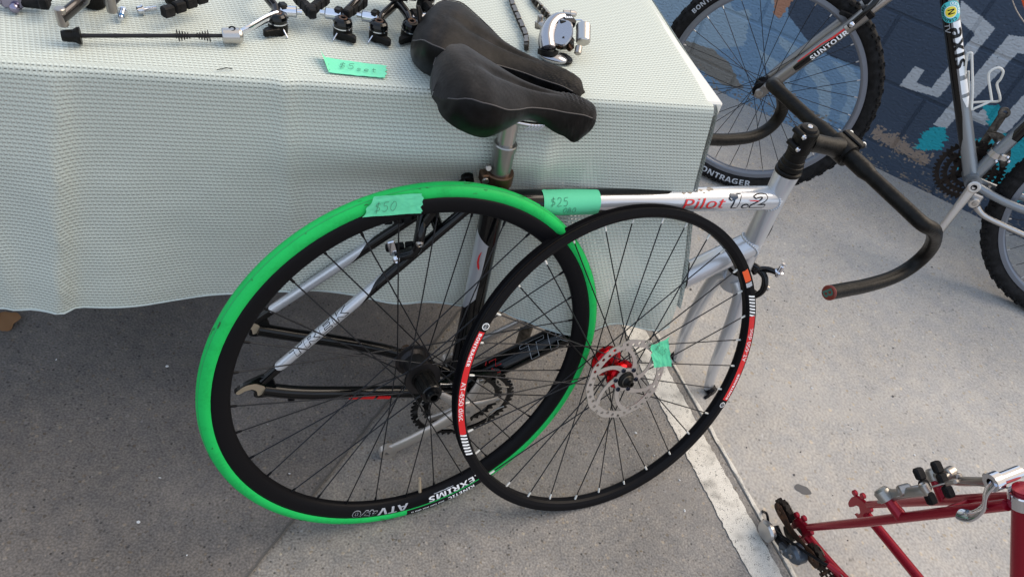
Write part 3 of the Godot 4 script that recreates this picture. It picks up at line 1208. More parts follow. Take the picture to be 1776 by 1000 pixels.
	ec.lathe(Vector3.ZERO, Z, [[.054, .003], [.054, .0165], [.0565, .017], [.058, .0155], [.058, .011], [.063, .0105], [.0665, .0095], [.0665, .0062], [.052, .006]], 32)
	part(hub, "end_cap", ec, M.gloss)
	var fc := MB.new()
	fc.lathe(Vector3.ZERO, Z, [[-.066, .004], [-.066, .0085], [-.056, .010], [-.053, .0135], [-.049, .0175], [-.046, .0175], [-.043, .016], [-.036, .016]], 32)
	part(hub, "far_end_cap", fc, M.bronze)
	spokes(w, -94.3, .2895, Vector2(.0155, .0285), Vector2(-.034, .027), M.spoke, M.black, .010)
	var vl := MB.new()
	var va := deg_to_rad(-88.7)
	vl.tube([pol(.290, va), pol(.262, va)], .0030, 10)
	vl.tube([pol(.262, va), pol(.255, va)], .0020, 8)
	vl.tube([pol(.257, va), pol(.2515, va)], .0027, 8)
	part(w, "valve", vl, M.pale)
	# price tape across the top of tyre and rim
	var tp := MB.new()
	tape_sheet(tp, v3(-.092, .303, .0142), v3(-.008, .297, .0135), v3(-.006, .3265, .0135), v3(-.074, .331, .0145), Z, .0012, 3)
	var tg := part(w, "price_tape", tp, M.tape)
	var pn := MB.new()
	pen(pn, "$50", .0145, func(x, y): return [v3(-.0755, .308, .0158) + v3(.98, -.03, 0) * x + v3(.12, 1, 0) * y, Z])
	part(tg, "handwriting", pn, M.ink)

func make_disc_wheel() -> void:
	var w := thing("disc_brake_wheel", "bare black wheel with red hub, steel brake disc and red rim stickers", "bicycle wheel", frame_of(v3(.8346, 0, -.5508), v3(-.194, .9359, -.294), v3(.5155, .3522, .7812), v3(.2188, .2903, -.8500)), "loose wheels leaning by the table")
	var Z := v3(0, 0, 1)
	var X := v3(1, 0, 0)
	var rm := MB.new()
	rm.lathe(Vector3.ZERO, Z, [[-.0115, .3102], [-.0102, .3108], [-.0092, .3045], [-.005, .3018], [.005, .3018], [.0092, .3045], [.0102, .3108], [.0115, .3102], [.0117, .3005], [.0092, .2945], [.005, .2918], [-.005, .2918], [-.0092, .2945], [-.0117, .3005]], 128, false, true, 0.0, TAU, X)
	var rim := part(w, "rim", rm, M.rimblack)
	var strip := MB.new()
	strip.lathe(Vector3.ZERO, Z, [[-.0045, .3026], [0, .3032], [.0045, .3026]], 128, true)
	part(rim, "rim_tape", strip, mk(Color(.17, .13, .10), .6))
	var rz := func(r):
		var z := .0117 + .0004
		if r < .3005:
			z = lerpf(.0092, .0117, (r - .2945) / .006) + .0004
		return Vector3(z, 1.0, 0.0 if r > .3005 else -.4)
	var sect := func(a0: float, a1: float, r0: float, r1: float, m: Material, nm: String, slant := 0.0):
		var b := MB.new()
		var st := int(max(2, abs(a1 - a0) / 1.5))
		var prev := []
		for k in st + 1:
			var cur := []
			for j in 3:
				var r: float = [r0, .3006, r1][j]
				var a := deg_to_rad(lerpf(a0, a1, float(k) / st) + slant * (r - r0) / (r1 - r0))
				var f: Vector3 = rz.call(r)
				cur.append(b.vert(pol(r, a, f.x - .0002), v3(0, 0, 1)))
			if prev.size():
				for j in 2:
					b.face(prev[j], prev[j + 1], cur[j])
					b.face(prev[j + 1], cur[j + 1], cur[j])
			prev = cur
		return part(rim, nm, b, m)
	# two stickers: logo, red band with lettering, white hatching
	for s in [[151.0, 190.5, 200.0, 0], [-27.5, 11.5, 21.5, 1]]:
		sect.call(s[0] + 2.0, s[1], .2965, .3078, M.redpaint, "sticker")
		for k in 7:
			var a: float = s[1] + .5 + (s[2] - s[1]) * k / 7.0
			sect.call(a, a + .72, .2965, .3078, M.white, "sticker_stripe", -1.2)
		var tx := MB.new()
		arc_text(tx, "BONTRAGER", .0056, s[0] + 8.2, .3035, 1.0, rz, 1.3)
		arc_text(tx, "AT-650 disc", .0080, s[0] + 26.5, .3025, 1.0, rz, 1.3, plain)
		part(rim, "rim_lettering", tx, M.white)
		var lg := MB.new()
		lg.lathe(pol(.3015, deg_to_rad(s[0]), .0122), Z, [[0, 0], [.0001, .0062]], 20)
		part(rim, "rim_emblem", lg, M.white)
		var li := MB.new()
		li.lathe(pol(.3015, deg_to_rad(s[0]), .0125), Z, [[0, .0032], [.0001, .0047]], 20)
		arc_text(li, "B", .006, s[0], .3015, 1.0, func(r): return Vector3(.0127, 1, 0))
		part(rim, "emblem_ring", li, M.black)
	sect.call(27.5, 33.0, .2952, .3065, M.orange, "orange_sticker")
	sect.call(25.0, 27.0, .2952, .3065, M.greytext, "sticker")
	# red hub
	var hb := MB.new()
	hb.lathe(Vector3.ZERO, Z, [[-.040, .006], [-.040, .017], [-.038, .019], [-.0345, .0225], [-.0335, .0305], [-.0295, .0310], [-.0275, .0245], [-.021, .0185], [-.006, .0145], [.006, .0150], [.0125, .0215], [.0145, .0285], [.0185, .0280], [.0195, .0215], [.024, .0185], [.031, .0225], [.0335, .0225], [.0335, .008]], 48)
	var hub := part(w, "hub", hb, M.red)
	var hole := MB.new()
	for k in 16:
		var a := TAU * (k + .5) / 16
		hole.cyl(pol(.0275, a, .0187), pol(.0275, a, .0178), .0013, 8)
		hole.cyl(pol(.0278, a, -.0336), pol(.0278, a, -.0331), .0013, 8)
		hole.cyl(pol(.0278, a, -.0294), pol(.0278, a, -.0290), .0013, 8)
	part(hub, "spoke_holes", hole, M.black)
	var ax := MB.new()
	ax.lathe(Vector3.ZERO, Z, [[.0355, .004], [.0355, .0160], [.039, .0150], [.041, .0105], [.044, .0100], [.0455, .0085], [.048, .0062], [.053, .0060], [.054, .0050], [.054, .0026], [.050, .0024]], 32)
	part(hub, "end_cap", ax, M.satin)
	var rb := MB.new()
	rb.lathe(Vector3.ZERO, Z, [[.0385, .0098], [.0425, .0115], [.044, .0108]], 32)
	part(hub, "axle_ring", rb, M.dullsteel)
	# brake disc
	var ds := MB.new()
	var z0 := .0338
	var z1 := .0356
	var N := 36
	for k in N:
		var a0 := TAU * k / N
		var a1 := TAU * (k + 1) / N
		var am := (a0 + a1) / 2
		var hr: float = [.0700, .0735, .0768, .0735][k % 4]
		var ro0 := .0801 + .0011 * cos(6 * a0 * 2)
		var ro1 := .0801 + .0011 * cos(6 * a1 * 2)
		var rom := .0801 + .0011 * cos(6 * am * 2)
		var ri0 := .0662 + .0006 * cos(12 * a0)
		var ri1 := .0662 + .0006 * cos(12 * a1)
		var outer := [pol(ri0, a0), pol(.0662, am), pol(ri1, a1), pol((ri1 + ro1) / 2, a1), pol(ro1, a1), pol(rom, am), pol(ro0, a0), pol((ri0 + ro0) / 2, a0)]
		var c := pol(hr, am)
		var inner := []
		for j in 8:
			var d: Vector3 = outer[j] - c
			inner.append(c + d.normalized() * .0034)
		for j in 8:
			var e := (j + 1) % 8
			for zz in [[z0, -1.0], [z1, 1.0]]:
				var o3 := v3(0, 0, zz[0])
				ds.quad(outer[j] + o3, outer[e] + o3, inner[e] + o3, inner[j] + o3, v3(0, 0, zz[1]))
			ds.quad(inner[j] + Z * z0, inner[e] + Z * z0, inner[e] + Z * z1, inner[j] + Z * z1, c - (inner[j] + inner[e]) / 2)
		for j in [0, 1]:
			ds.quad(outer[j] + Z * z0, outer[j + 1] + Z * z0, outer[j + 1] + Z * z1, outer[j] + Z * z1, -pol(1, am))
		for j in [4, 5]:
			ds.quad(outer[j] + Z * z0, outer[j + 1] + Z * z0, outer[j + 1] + Z * z1, outer[j] + Z * z1, pol(1, am))
	var disc := part(w, "brake_disc", ds, M.discsteel)
	for k in 6:
		var ar := MB.new()
		var a0 := deg_to_rad(-70.0 + 60 * k)
		var left := []
		var rgt := []
		for j in 9:
			var u := j / 8.0
			var r := lerpf(.0215, .0672, u)
			var a := a0 + deg_to_rad(46.0) * pow(u, .9)
			var hw := lerpf(.0056, .0034, smoothstep(0.0, .5, u)) + .0016 * smoothstep(.8, 1.0, u)
			var tg := Vector2(cos(a) , sin(a)).lerp(Vector2(-sin(a), cos(a)), .55).normalized()
			var pt := Vector2(cos(a), sin(a)) * r
			var s := Vector2(-tg.y, tg.x) * hw
			left.append(pt + s)
			rgt.append(pt - s)
		rgt.reverse()
		ar.prism(PackedVector2Array(left + rgt), .0017, .0, Transform3D(Basis(), v3(0, 0, (z0 + z1) / 2)))
		part(disc, "disc_arm", ar, M.discsteel)
	var cen := MB.new()
	cen.lathe(Vector3.ZERO, Z, [[z0, .0165], [z0, .0225], [z1 + .0001, .0225], [z1 + .0001, .0165]], 36)
	for k in 6:
		var a := deg_to_rad(-70.0 + 60 * k)
		cen.lathe(pol(.022, a), Z, [[z0 - .0001, 0], [z0 - .0001, .0062], [z1 + .0002, .0062], [z1 + .0002, 0]], 16)
	part(disc, "disc_centre", cen, M.discsteel)
	for k in 6:
		var bo := MB.new()
		var a := deg_to_rad(-70.0 + 60 * k)
		bo.lathe(pol(.022, a), Z, [[z1, .0001], [z1, .0044], [z1 + .0016, .0043], [z1 + .0026, .0034], [z1 + .0026, .002], [z1 + .0012, .0018], [z1 + .0012, 0]], 14)
		part(w, "disc_bolt", bo, M.boltblue)
	spokes(w, -101.0, .2925, Vector2(.0165, .0265), Vector2(-.0315, .0285), M.spoke, M.plastic, .011)
	var tp := MB.new()
	tape_sheet(tp, v3(.056, .014, .0385), v3(.095, .009, .0385), v3(.076, .067, .0385), v3(.040, .064, .0385), Z, .0025, 8, .0008)
	var tg := part(w, "price_tape", tp, M.tape)
	var fold := MB.new()
	fold.prism(PackedVector2Array([Vector2(.060, .064), Vector2(.076, .066), Vector2(.079, .074), Vector2(.070, .069), Vector2(.058, .0675)]), .0004, 0.0, Transform3D(Basis(), v3(0, 0, .0395)))
	part(tg, "torn_corner", fold, M.tape)
	var pn := MB.new()
	pen(pn, "$25", .0135, func(x, y): return [v3(.049, .054, .0408) + v3(.80, -.60, 0) * x + v3(.45, .85, 0) * y, Z])
	part(tg, "handwriting", pn, M.ink)

# ---------------------------------------------------------------- bicycle parts
func chainring(teeth: int, ri: float, z: float, th: float) -> MB:
	var b := MB.new()
	var ro := teeth * .0127 / TAU
	var out := []
	var inn := []
	for k in teeth:
		for j in 4:
			var a: float = TAU * (k + [0.0, .30, .50, .80][j]) / teeth
			out.append(pol(ro + [-.0035, .0034, .0034, -.0035][j], a))
			inn.append(pol(ri, a))
	var m := out.size()
	for k in m:
		var e := (k + 1) % m
		for zz in [[z - th / 2, -1.0], [z + th / 2, 1.0]]:
			var o := v3(0, 0, zz[0])
			b.quad(out[k] + o, out[e] + o, inn[e] + o, inn[k] + o, v3(0, 0, zz[1]))
		var za := v3(0, 0, z - th / 2)
		var zb := v3(0, 0, z + th / 2)
		b.quad(out[k] + za, out[e] + za, out[e] + zb, out[k] + zb, (out[k] + out[e]).normalized())
		b.quad(inn[k] + za, inn[e] + za, inn[e] + zb, inn[k] + zb, -inn[k].normalized())
	return b

func flat_arm(a: Vector3, b: Vector3, wa: float, wb: float, ta: float, tb: float, bow := 0.0) -> MB:
	# a crank arm: rounded bar from the axle a to the pedal eye b
	var m := MB.new()
	var ax := (b - a).normalized()
	var side := ax.cross(v3(0, 0, 1)).normalized()
	var up := side.cross(ax).normalized()
	var pts := []
	var wd := []
	for k in 13:
		var u := k / 12.0
		pts.append(a.lerp(b, u) + up * bow * sin(PI * u))
		wd.append(lerpf(wa, wb, u) * (1.0 - .12 * sin(PI * u)))
	m.tube(pts, wd, 16, true, lerpf(ta, tb, .5) / lerpf(wa, wb, .5), side)
	m.lathe(b - up * tb, up, [[0, .0075], [0, wb + .003], [tb * 2, wb + .003], [tb * 2, .0075], [tb, .0072], [0, .0075]], 22)
	m.lathe(a - up * ta, up, [[0, 0], [0, wa + .0015], [ta * 2, wa + .0015], [ta * 2 + .001, wa - .002], [ta * 2 + .001, .008], [ta * 2 - .004, .0075], [ta * 2 - .004, 0]], 22)
	return m

func wrap_to(a: Vector3, b: Vector3, r: float, along: float, deg: float, ref: Vector3, flip := 1.0) -> Callable:
	# lettering round a tube: x runs along a to b, y round it
	var ax := (b - a).normalized()
	var e1 := (ref - ax * ref.dot(ax)).normalized()
	var e2 := ax.cross(e1)
	return func(x, y):
		var an: float = deg_to_rad(deg) - flip * y / r
		var rd := e1 * cos(an) + e2 * sin(an)
		return [a + ax * (along + flip * x) + rd * r, rd]

func saddle_shape(L: float, W: float, wr: float, seed: int) -> Callable:
	var f := noise(seed, 9.0, 2)
	var cw := [[0, .01], [.008, .30], [.03, .60], [.08, .86], [.16, 1.0], [.26, .96], [.37, .76], [.48, .50], [.60, .36], [.85, .30], [.94, .25], [.98, .17], [1.0, .04]]
	var ch := [[0, -.026], [.012, -.014], [.05, .004], [.15, .015], [.3, .009], [.5, .001], [.7, -.002], [.9, -.003], [.96, -.008], [1.0, -.020]]
	var cd := [[0, .004], [.02, .026], [.05, .042], [.15, .058], [.30, .056], [.42, .040], [.52, .026], [.64, .028], [.8, .040], [.93, .042], [1.0, .014]]
	var ev := func(c, u):
		for k in c.size() - 1:
			if u <= c[k + 1][0]:
				var a: Array = c[max(k - 1, 0)]
				var d: Array = c[min(k + 2, c.size() - 1)]
				var w: float = c[k + 1][0] - c[k][0]
				return cubic_interpolate_in_time(c[k][1], c[k + 1][1], a[1], d[1], (u - c[k][0]) / w, w, min(a[0] - c[k][0], -.001), max(d[0] - c[k][0], w + .001))
		return c[-1][1]
	return func(u, w):
		var t: float = w * 2.0 - 1.0
		var a: float = abs(t)
		var hw: float = ev.call(cw, u) * W / 2
		var h: float = ev.call(ch, u)
		var d: float = ev.call(cd, u)
		var y: float
		var z: float
		if a < .62:
			var q := a / .62
			z = hw * q
			y = h - .013 * pow(q, 2.4) - .005 * exp(-pow(q / .16, 2)) * smoothstep(.1, .3, u) * smoothstep(.75, .5, u)
		else:
			var q := (a - .62) / .38
			z = hw * (1.0 + .05 * sin(PI * q) - .34 * q * q)
			y = h - .013 - d * (q * .9 + .1 * q * q)
		var k: float = wr * (smoothstep(.62, .9, u) + .35)
		if seed == 5:
			y += .0016 * sin(u * 210.0 + t * 3.0) * smoothstep(.70, .78, u) * smoothstep(.90, .84, u) * smoothstep(.45, -.35, t)
		var nz: float = f.get_noise_2d(u * 3.2 - a * .8, t * .5)
		y += nz * k * (1.0 if a < .62 else .3)
		z += nz * k * .8 * (0.0 if a < .62 else 1.0)
		return Vector3(u * L - .012 * sin(PI * a) * (1.0 - u) * 0.0, y, z * sign(t))

func saddle_on(parent: Node, xf: Transform3D, L: float, W: float, wr: float, seed: int, covered: bool) -> void:
	# top and skirt are parted by a seam
	var f := saddle_shape(L, W, wr, seed)
	var top := MB.new()
	top.grid(96, 36, func(u, w): return f.call(u, .19 + .62 * w), false)
	top.x = Transform3D()
	var sk := MB.new()
	sk.grid(96, 10, func(u, w): return f.call(u, .19 * w), false)
	sk.grid(96, 10, func(u, w): return f.call(u, 1.0 - .19 * w), true)
	# closing pan under the saddle
	sk.grid(40, 2, func(u, w): return f.call(u, 0.0).lerp(f.call(u, 1.0), w) + v3(0, .008, 0), true)
	part(parent, "saddle_top", top, M.cover if covered else M.leather, xf)
	part(parent, "saddle_skirt", sk, M.skin, xf)
	for s in [.19, .81]:
		var se := MB.new()
		var pts := []
		for k in 41:
			var u := .02 + .9 * k / 40.0
			pts.append(f.call(u, s) + v3(0, .0012, 0))
		se.tube(pts, .0009, 5)
		part(parent, "seam", se, M.seam, xf)

# ---------------------------------------------------------------- silver and black road frame
func make_road_frame() -> void:
	var o := thing("road_bike_frame", "silver and black road bike frame with saddle and bare drop handlebars propped against the table", "bicycle frame", frame_of(v3(.84747, -.27440, -.45442), v3(.23449, .96150, -.14330), v3(.47624, .01489, .87919), v3(-.0542, .1075, -.8598)))
	var Z := v3(0, 0, 1)
	var S0 := v3(0, 0, 0)
	var S1 := v3(-.1475, .4935, 0)
	# seat tube: silver below, black above
	var st := MB.new()
	st.tube([S0, S1], [.0205, .0175], 40)
	var seat := part(o, "seat_tube", st, M.silver)
	var sb := MB.new()
	sb.shell(S0, S1, .0209, .0179, [[.755, 0, 245], [.79, -70, 245], [.82, -122, 245], [1.0, -122, 245]], Z, 24)
	sb.shell(S0, S1, .0209, .0179, [[0, -180, 180], [.41, -180, 180], [.46, -70, 205], [.52, -18, 210], [.755, -8, 210]], Z, 24)
	part(seat, "black_paint", sb, M.gloss)
	var sw := MB.new()
	sw.shell(S0, S1, .0203, .0187, [[.655, -34, -30], [.665, -42, -30], [.685, -48, -38], [.71, -46, -38], [.73, -36, -33]], Z, 5)
	part(seat, "red_flash", sw, M.redpaint)
	# top tube
	var T0 := v3(-.135, .4445, 0)
	var T1 := v3(.398, .577, 0)
	var tt := MB.new()
	tt.tube([T0, T1], [.0195, .0225], 40)
	var top := part(o, "top_tube", tt, M.silver)
	var tb := MB.new()
	# angle 0 faces the viewer; the top of the tube lies at -90 round this axis
	var up := 90.0
	tb.shell(T0, T1, .0201, .0231, [[0, -190, -62], [.50, -190, -62], [.56, -190, -66], [.573, -190, -76], [.58, -180, -100]], Z, 14)
	tb.shell(T0, T1, .0201, .0231, [[0, -63, 170], [.27, -63, 170], [.30, 4, 170], [.40, 14, 170], [.47, 34, 170], [.52, 70, 150]], Z, 14)
	part(top, "black_paint", tb, M.gloss)
	var tt_r := .0226
	var px := MB.new()
	var pto0 := wrap_to(T0, T1, tt_r, .378, -16.0, Z, 1.0)
	px.text("Pilot", .0180, plain, func(x, y): return pto0.call(x * 1.75 + y * .25, y))
	part(top, "lettering", px, M.redpaint)
	outlined(top, "1.2", .0235, bold, wrap_to(T0, T1, tt_r, .470, -24.0, Z, 1.0), wrap_to(T0, T1, tt_r + .0005, .470, -24.0, Z, 1.0), 1.9, .0024, M.navyblack, M.silver)
	var fl := MB.new()
	fl.shell(T0, T1, .0226, .0236, [[.785, -62, -44], [.80, -60, -30], [.815, -58, -40]], Z, 6)
	part(top, "blue_flash", fl, M.navy)
	var f2 := MB.new()
	f2.shell(T0, T1, .0229, .0238, [[.862, -30, -27], [.885, -30, -25], [.90, -27, -25]], Z, 4)
	part(top, "red_flash", f2, M.redpaint)
	var rg := RandomNumberGenerator.new()
	rg.seed = 3
	var gl := MB.new()
	for k in 26:
		var t0 := rg.randf_range(.60, .72)
		var a0 := rg.randf_range(-104, -66)
		var w := rg.randf_range(4, 11)
		gl.shell(T0, T1, .0199, .0229, [[t0, a0, a0 + 1], [t0 + .003, a0 - w * .5, a0 + w * .5], [t0 + .010, a0 - w * .3, a0 + w * .6], [t0 + .014, a0, a0 + 1]], Z, 3)
	part(top, "glue_residue", gl, mk(Color(.60, .56, .51), .9))
	# down tube
	var D0 := v3(.0, .0, 0)
	var D1 := v3(.437, .473, 0)
	var dt := MB.new()
	dt.tube([D0, D1], [.0215, .0245], 40)
	var down := part(o, "down_tube", dt, M.silver)
	var db := MB.new()
	db.shell(D0, D1, .0219, .0249, [[0, -180, 180], [.735, -180, 180], [.75, -180, 40], [.775, -180, -40], [.79, -170, -75], [.80, -150, -100]], Z, 28)
	part(down, "black_paint", db, M.gloss)
	var dto := wrap_to(D0, D1, .0246, .262, -48.0, Z, 1.0)
	outlined(down, "TREK", .034, bold, dto, wrap_to(D0, D1, .0251, .262, -48.0, Z, 1.0), 2.1, .0012, M.greytext, M.gloss)
	var dr := MB.new()
	var rto := wrap_to(D0, D1, .0228, .085, -50.0, Z, 1.0)
	for stk in [[[.016, .002], [.004, .002], [.010, .016], [-.004, .016]], [[-.004, .016], [-.016, -.014], [-.012, -.014], [-.004, .002], [.002, -.012], [.008, -.012]], [[-.010, .020], [-.014, .012]]]:
		var pts := []
		for q in stk:
			pts.append(rto.call(q[0], q[1])[0])
		dr.tube(pts, .0010, 5)
	part(down, "red_lettering", dr, M.redpaint)
	# head tube with its welds and headset
	var H0 := v3(.4545, .413, 0)
	var HA := v3(-.331, .944, 0).normalized()
	var H1 := H0 + HA * .232
	var ht := MB.new()
	ht.tube([H0, H0.lerp(H1, .2), H0.lerp(H1, .5), H0.lerp(H1, .8), H1], [.0225, .0205, .0200, .0205, .0225], 28)
	var head := part(o, "head_tube", ht, M.silver)
	for e in [[T1, (T1 - T0).normalized(), .0228], [D1, (D1 - D0).normalized(), .0250]]:
		var wd := MB.new()
		var rng := RandomNumberGenerator.new()
		rng.seed = 2
		for k in 34:
			var an := TAU * k / 34.0
			var side: Vector3 = e[1].cross(Z).normalized()
			var rd := Z * cos(an) + side * sin(an)
			# each bead sits where the tube meets the head tube
			var back: float = .019 - .012 * pow(cos(an), 2)
			wd.ball(e[0] - e[1] * (.014 + .0075 * (1 - pow(cos(an), 2)) - .012) + rd * (e[2] - .0004) - e[1] * back * .4, v3(.0030, .0030, .0030), Basis(), 4, 6)
		part(head, "weld_bead", wd, M.silver)
	var hs := MB.new()
	hs.lathe(H1, HA, [[0, .012], [0, .0232], [.006, .0236], [.008, .0205], [.011, .0222], [.019, .0215], [.020, .0198], [.028, .0196], [.029, .0182], [.052, .0180], [.052, .010]], 28)
	part(head, "headset", hs, M.satin)
	var hl := MB.new()
	hl.lathe(H0, HA, [[-.014, .012], [-.014, .0220], [-.004, .0235], [0, .0228], [0, .012]], 28)
	part(head, "lower_headset", hl, M.satin)
	# stem and drop bar, turned a little to the left
	var C := v3(.473, .697, -.014)
	var N := v3(.209, -.029, .9775).normalized()
	var F := v3(.9427, .272, -.1933)
	var U := v3(-.2602, .962, .0846)
	var Q := H1 + HA * .066
	var sm := MB.new()
	sm.lathe(Q, HA, [[-.022, .012], [-.022, .0178], [-.020, .0192], [.019, .0192], [.022, .0178], [.022, .0150], [.0235, .0146], [.0235, .004]], 28)
	var sdir := (C - Q).normalized()
	sm.tube([Q + sdir * .012, Q.lerp(C, .35), Q.lerp(C, .7), C - sdir * .012], [.0175, .0160, .0160, .0190], 20)
	sm.lathe(C - N * .022, N, [[0, .0158], [0, .0215], [.004, .0225], [.040, .0225], [.044, .0215], [.044, .0158]], 24, false, false, PI * .5, PI * 1.5, U)
	var stem := part(o, "stem", sm, M.satin)
	for k in [-1.0, 1.0]:
		var cb := MB.new()
		cb.lathe(Q - sdir * .021 + HA * (k * .012) - N * .011, N, [[0, .002], [0, .0058], [.022, .0058], [.022, .003], [.019, .0028], [.019, 0]], 12)
		part(stem, "clamp_ear", cb, M.satin)
		var bo := MB.new()
		bo.lathe(Q - sdir * .021 + HA * (k * .012) + N * .0105, N, [[0, .0001], [0, .0048], [.004, .0046], [.0045, .003], [.0028, .0026], [.0028, 0]], 12)
		part(stem, "clamp_bolt", bo, M.chrome)
	var face := MB.new()
	for k in [-1.0, 1.0]:
		face.box(C + F * .018 + U * (k * .0185), v3(.016, .010, .046), .002, Basis(F, U, N))
	face.lathe(C - N * .021, N, [[0, .0160], [0, .0212], [.042, .0212], [.042, .0160]], 20, false, false, -PI * .5, PI * .5, U)
	part(stem, "faceplate", face, M.satin)
	for k in [-1.0, 1.0]:
		for j in [-1.0, 1.0]:
			var bo := MB.new()
			bo.lathe(C + F * .022 + U * (k * .0185) + N * (j * .0165), F, [[0, .0001], [0, .0052], [.006, .005], [.0075, .0036], [.005, .0026], [.005, 0]], 12)
			part(stem, "faceplate_bolt", bo, M.plastic)
	var tc := MB.new()
	tc.lathe(Q, HA, [[.0235, .0001], [.0235, .0145], [.0265, .0135], [.0275, .006], [.0262, .0058], [.0262, 0]], 24)
	part(stem, "top_cap", tc, M.black)
	var tcb := MB.new()
	tcb.lathe(Q + HA * .0275, HA, [[0, 0], [0, .0048], [.0015, .0042], [.0015, .0022], [.0004, .002], [.0004, 0]], 14)
	part(stem, "top_cap_bolt", tcb, M.chrome)
	var bar := MB.new()
	var line := []
	var P := [[0.0, 0.0], [.030, -.012], [.066, -.040], [.094, -.075], [.099, -.108], [.080, -.133], [.040, -.143], [-.03, -.138], [-.085, -.128], [-.147, -.116]]
	for k in range(P.size() - 1, -1, -1):
		line.append(C + F * P[k][0] + U * P[k][1] + N * (-.205 - (.0 if k > 0 else -.012)))
	line.append(C - N * .15)
	line.append(C - N * .05)
	line.append(C + N * .05)
	line.append(C + N * .15)
	for k in P.size():
		line.append(C + F * P[k][0] + U * P[k][1] + N * (.205 + (.0 if k > 0 else -.012)))
	bar.tube(spline(line, 7), .0127, 18)
	var hbar := part(o, "handlebar", bar, M.satin)
	var bulge := MB.new()
	bulge.lathe(C, N, [[-.075, .0127], [-.060, .0157], [.060, .0157], [.075, .0127]], 24, true)
	part(hbar, "clamp_bulge", bulge, M.satin)
	var eN: Vector3 = line[-1]
	var dir: Vector3 = (line[-1] - line[-2]).normalized()
	for e in [[line[-1], (line[-1] - line[-2]).normalized()], [line[0], (line[0] - line[1]).normalized()]]:
		var pl := MB.new()
		pl.lathe(e[0], e[1], [[0, .0001], [0, .0131], [.0015, .0131], [.0035, .0110], [.0035, 0]], 24)
		part(hbar, "bar_plug", pl, mk(Color(.42, .14, .09), .4))
		var pt := MB.new()
		var sx: Vector3 = N
		var sy: Vector3 = e[1].cross(N).normalized() * -1.0
		pt.text("B", .017, bold, func(x, y): return [e[0] + e[1] * .0038 + sx.rotated(e[1], -.4) * x + sy.rotated(e[1], -.4) * y, e[1]])
		part(hbar, "plug_lettering", pt, M.ink)
	# fork, steered with the bar
	var s := deg_to_rad(20.0)
	var F0 := v3(.944, .331, 0).normalized()
	var FS := F0 * cos(s) - Z * sin(s)
	var NS := Z * cos(s) + F0 * sin(s)
	var fk := MB.new()
	fk.tube([H0 - HA * .010, H0 - HA * .030, H0 - HA * .055], [.0235, .0250, .0240], 22)
	for k in [-1.0, 1.0]:
		var pts := []
		var cp := [H0 - HA * .026 + NS * (k * .012), H0 - HA * .050 + NS * (k * .030), H0 - HA * .11 + NS * (k * .040) + FS * -.002, H0 - HA * .20 + NS * (k * .046) + FS * .0, H0 - HA * .29 + NS * (k * .049) + FS * .011, H0 - HA * .372 + NS * (k * .050) + FS * .034]
		var sp := spline(cp, 6)
		var rr := []
		for j in sp.size():
			var u := float(j) / (sp.size() - 1)
			rr.append(lerpf(.0265, .0130, pow(u, .9)))
		fk.tube(sp, rr, 18, true, .72, FS)
	var fork := part(o, "fork", fk, M.silver)
	for k in [-1.0, 1.0]:
		var tip: Vector3 = H0 - HA * .376 + NS * (k * .050) + FS * .036
		var dp := MB.new()
		dp.prism(soft([Vector2(-.009, .018), Vector2(.009, .018), Vector2(.013, -.006), Vector2(.006, -.012), Vector2(.004, .0), Vector2(-.003, .0), Vector2(-.005, -.012), Vector2(-.012, -.006)], 3), .007, .001, Transform3D(Basis(FS, HA, NS), tip))
		part(fork, "dropout", dp, M.black)
		var nut := MB.new()
		nut.lathe(tip + NS * (k * .004), NS * k, [[0, .004], [0, .0135], [.004, .0140], [.011, .0105], [.014, .0100], [.014, 0]], 14)
		part(fork, "skewer_nut", nut, M.black)
		if k > 0:
			var lv := MB.new()
			lv.tube([tip + NS * .012, tip + NS * .016 - FS * .018 - HA * .002, tip + NS * .014 - FS * .028 - HA * .008], [.005, .0042, .0034], 10)
			part(fork, "skewer_lever", lv, M.black)
	var gr := MB.new()
	gr.tube([H0 - HA * .255 + NS * .0565 + FS * .006, H0 - HA * .30 + NS * .0565 + FS * .012, H0 - HA * .345 + NS * .057 + FS * .023], .0011, 5)
	part(fork, "dark_pinstripe", gr, M.gloss)
	var rt := MB.new()
	for k in 13:
		var q := H0 - HA * (.165 + .006 * k) + NS * .0545 + FS * (.002 + .00035 * k)
		rt.box(q, v3(.0022, .0032, .0015), .0, Basis(FS, HA, NS))
	part(fork, "red_lettering", rt, M.redpaint)
	# front brake on the crown
	var bc := H0 - HA * .033 + FS * .040
	var fb := MB.new()
	fb.tube(spline([bc + FS * .006 - NS * .006 + HA * .012, bc + FS * .014 + NS * .018 + HA * .010, bc + FS * .016 + NS * .036 + HA * .0, bc + FS * .012 + NS * .045 - HA * .026, bc + FS * .004 + NS * .036 - HA * .050], 5), [.008, .008, .0085, .0085, .008, .008, .0075, .0075, .007, .007, .007, .007, .007, .007, .007, .0065, .0065, .0065, .006, .006, .006], 12, true, .8)
	fb.tube(spline([bc + FS * .008 + NS * .016 + HA * .004, bc + FS * .018 - NS * .010 + HA * .004, bc + FS * .016 - NS * .036 - HA * .010, bc + FS * .006 - NS * .038 - HA * .046], 5), .0075, 12, true, .8)
	fb.tube(spline([bc + FS * .010 + NS * .010 + HA * .006, bc + FS * .022 + NS * .030 + HA * .018, bc + FS * .030 + NS * .050 + HA * .021], 5), [.008, .0075, .007, .0068, .0066, .0064, .0062, .006, .006, .0058, .0055], 12)
	fb.cyl(bc - FS * .02, bc + FS * .022, .006, 14, .001)
	var brake := part(o, "front_brake", fb, M.gloss)
	var nutp := bc + FS * .030 + NS * .050 + HA * .024
	var adj := MB.new()
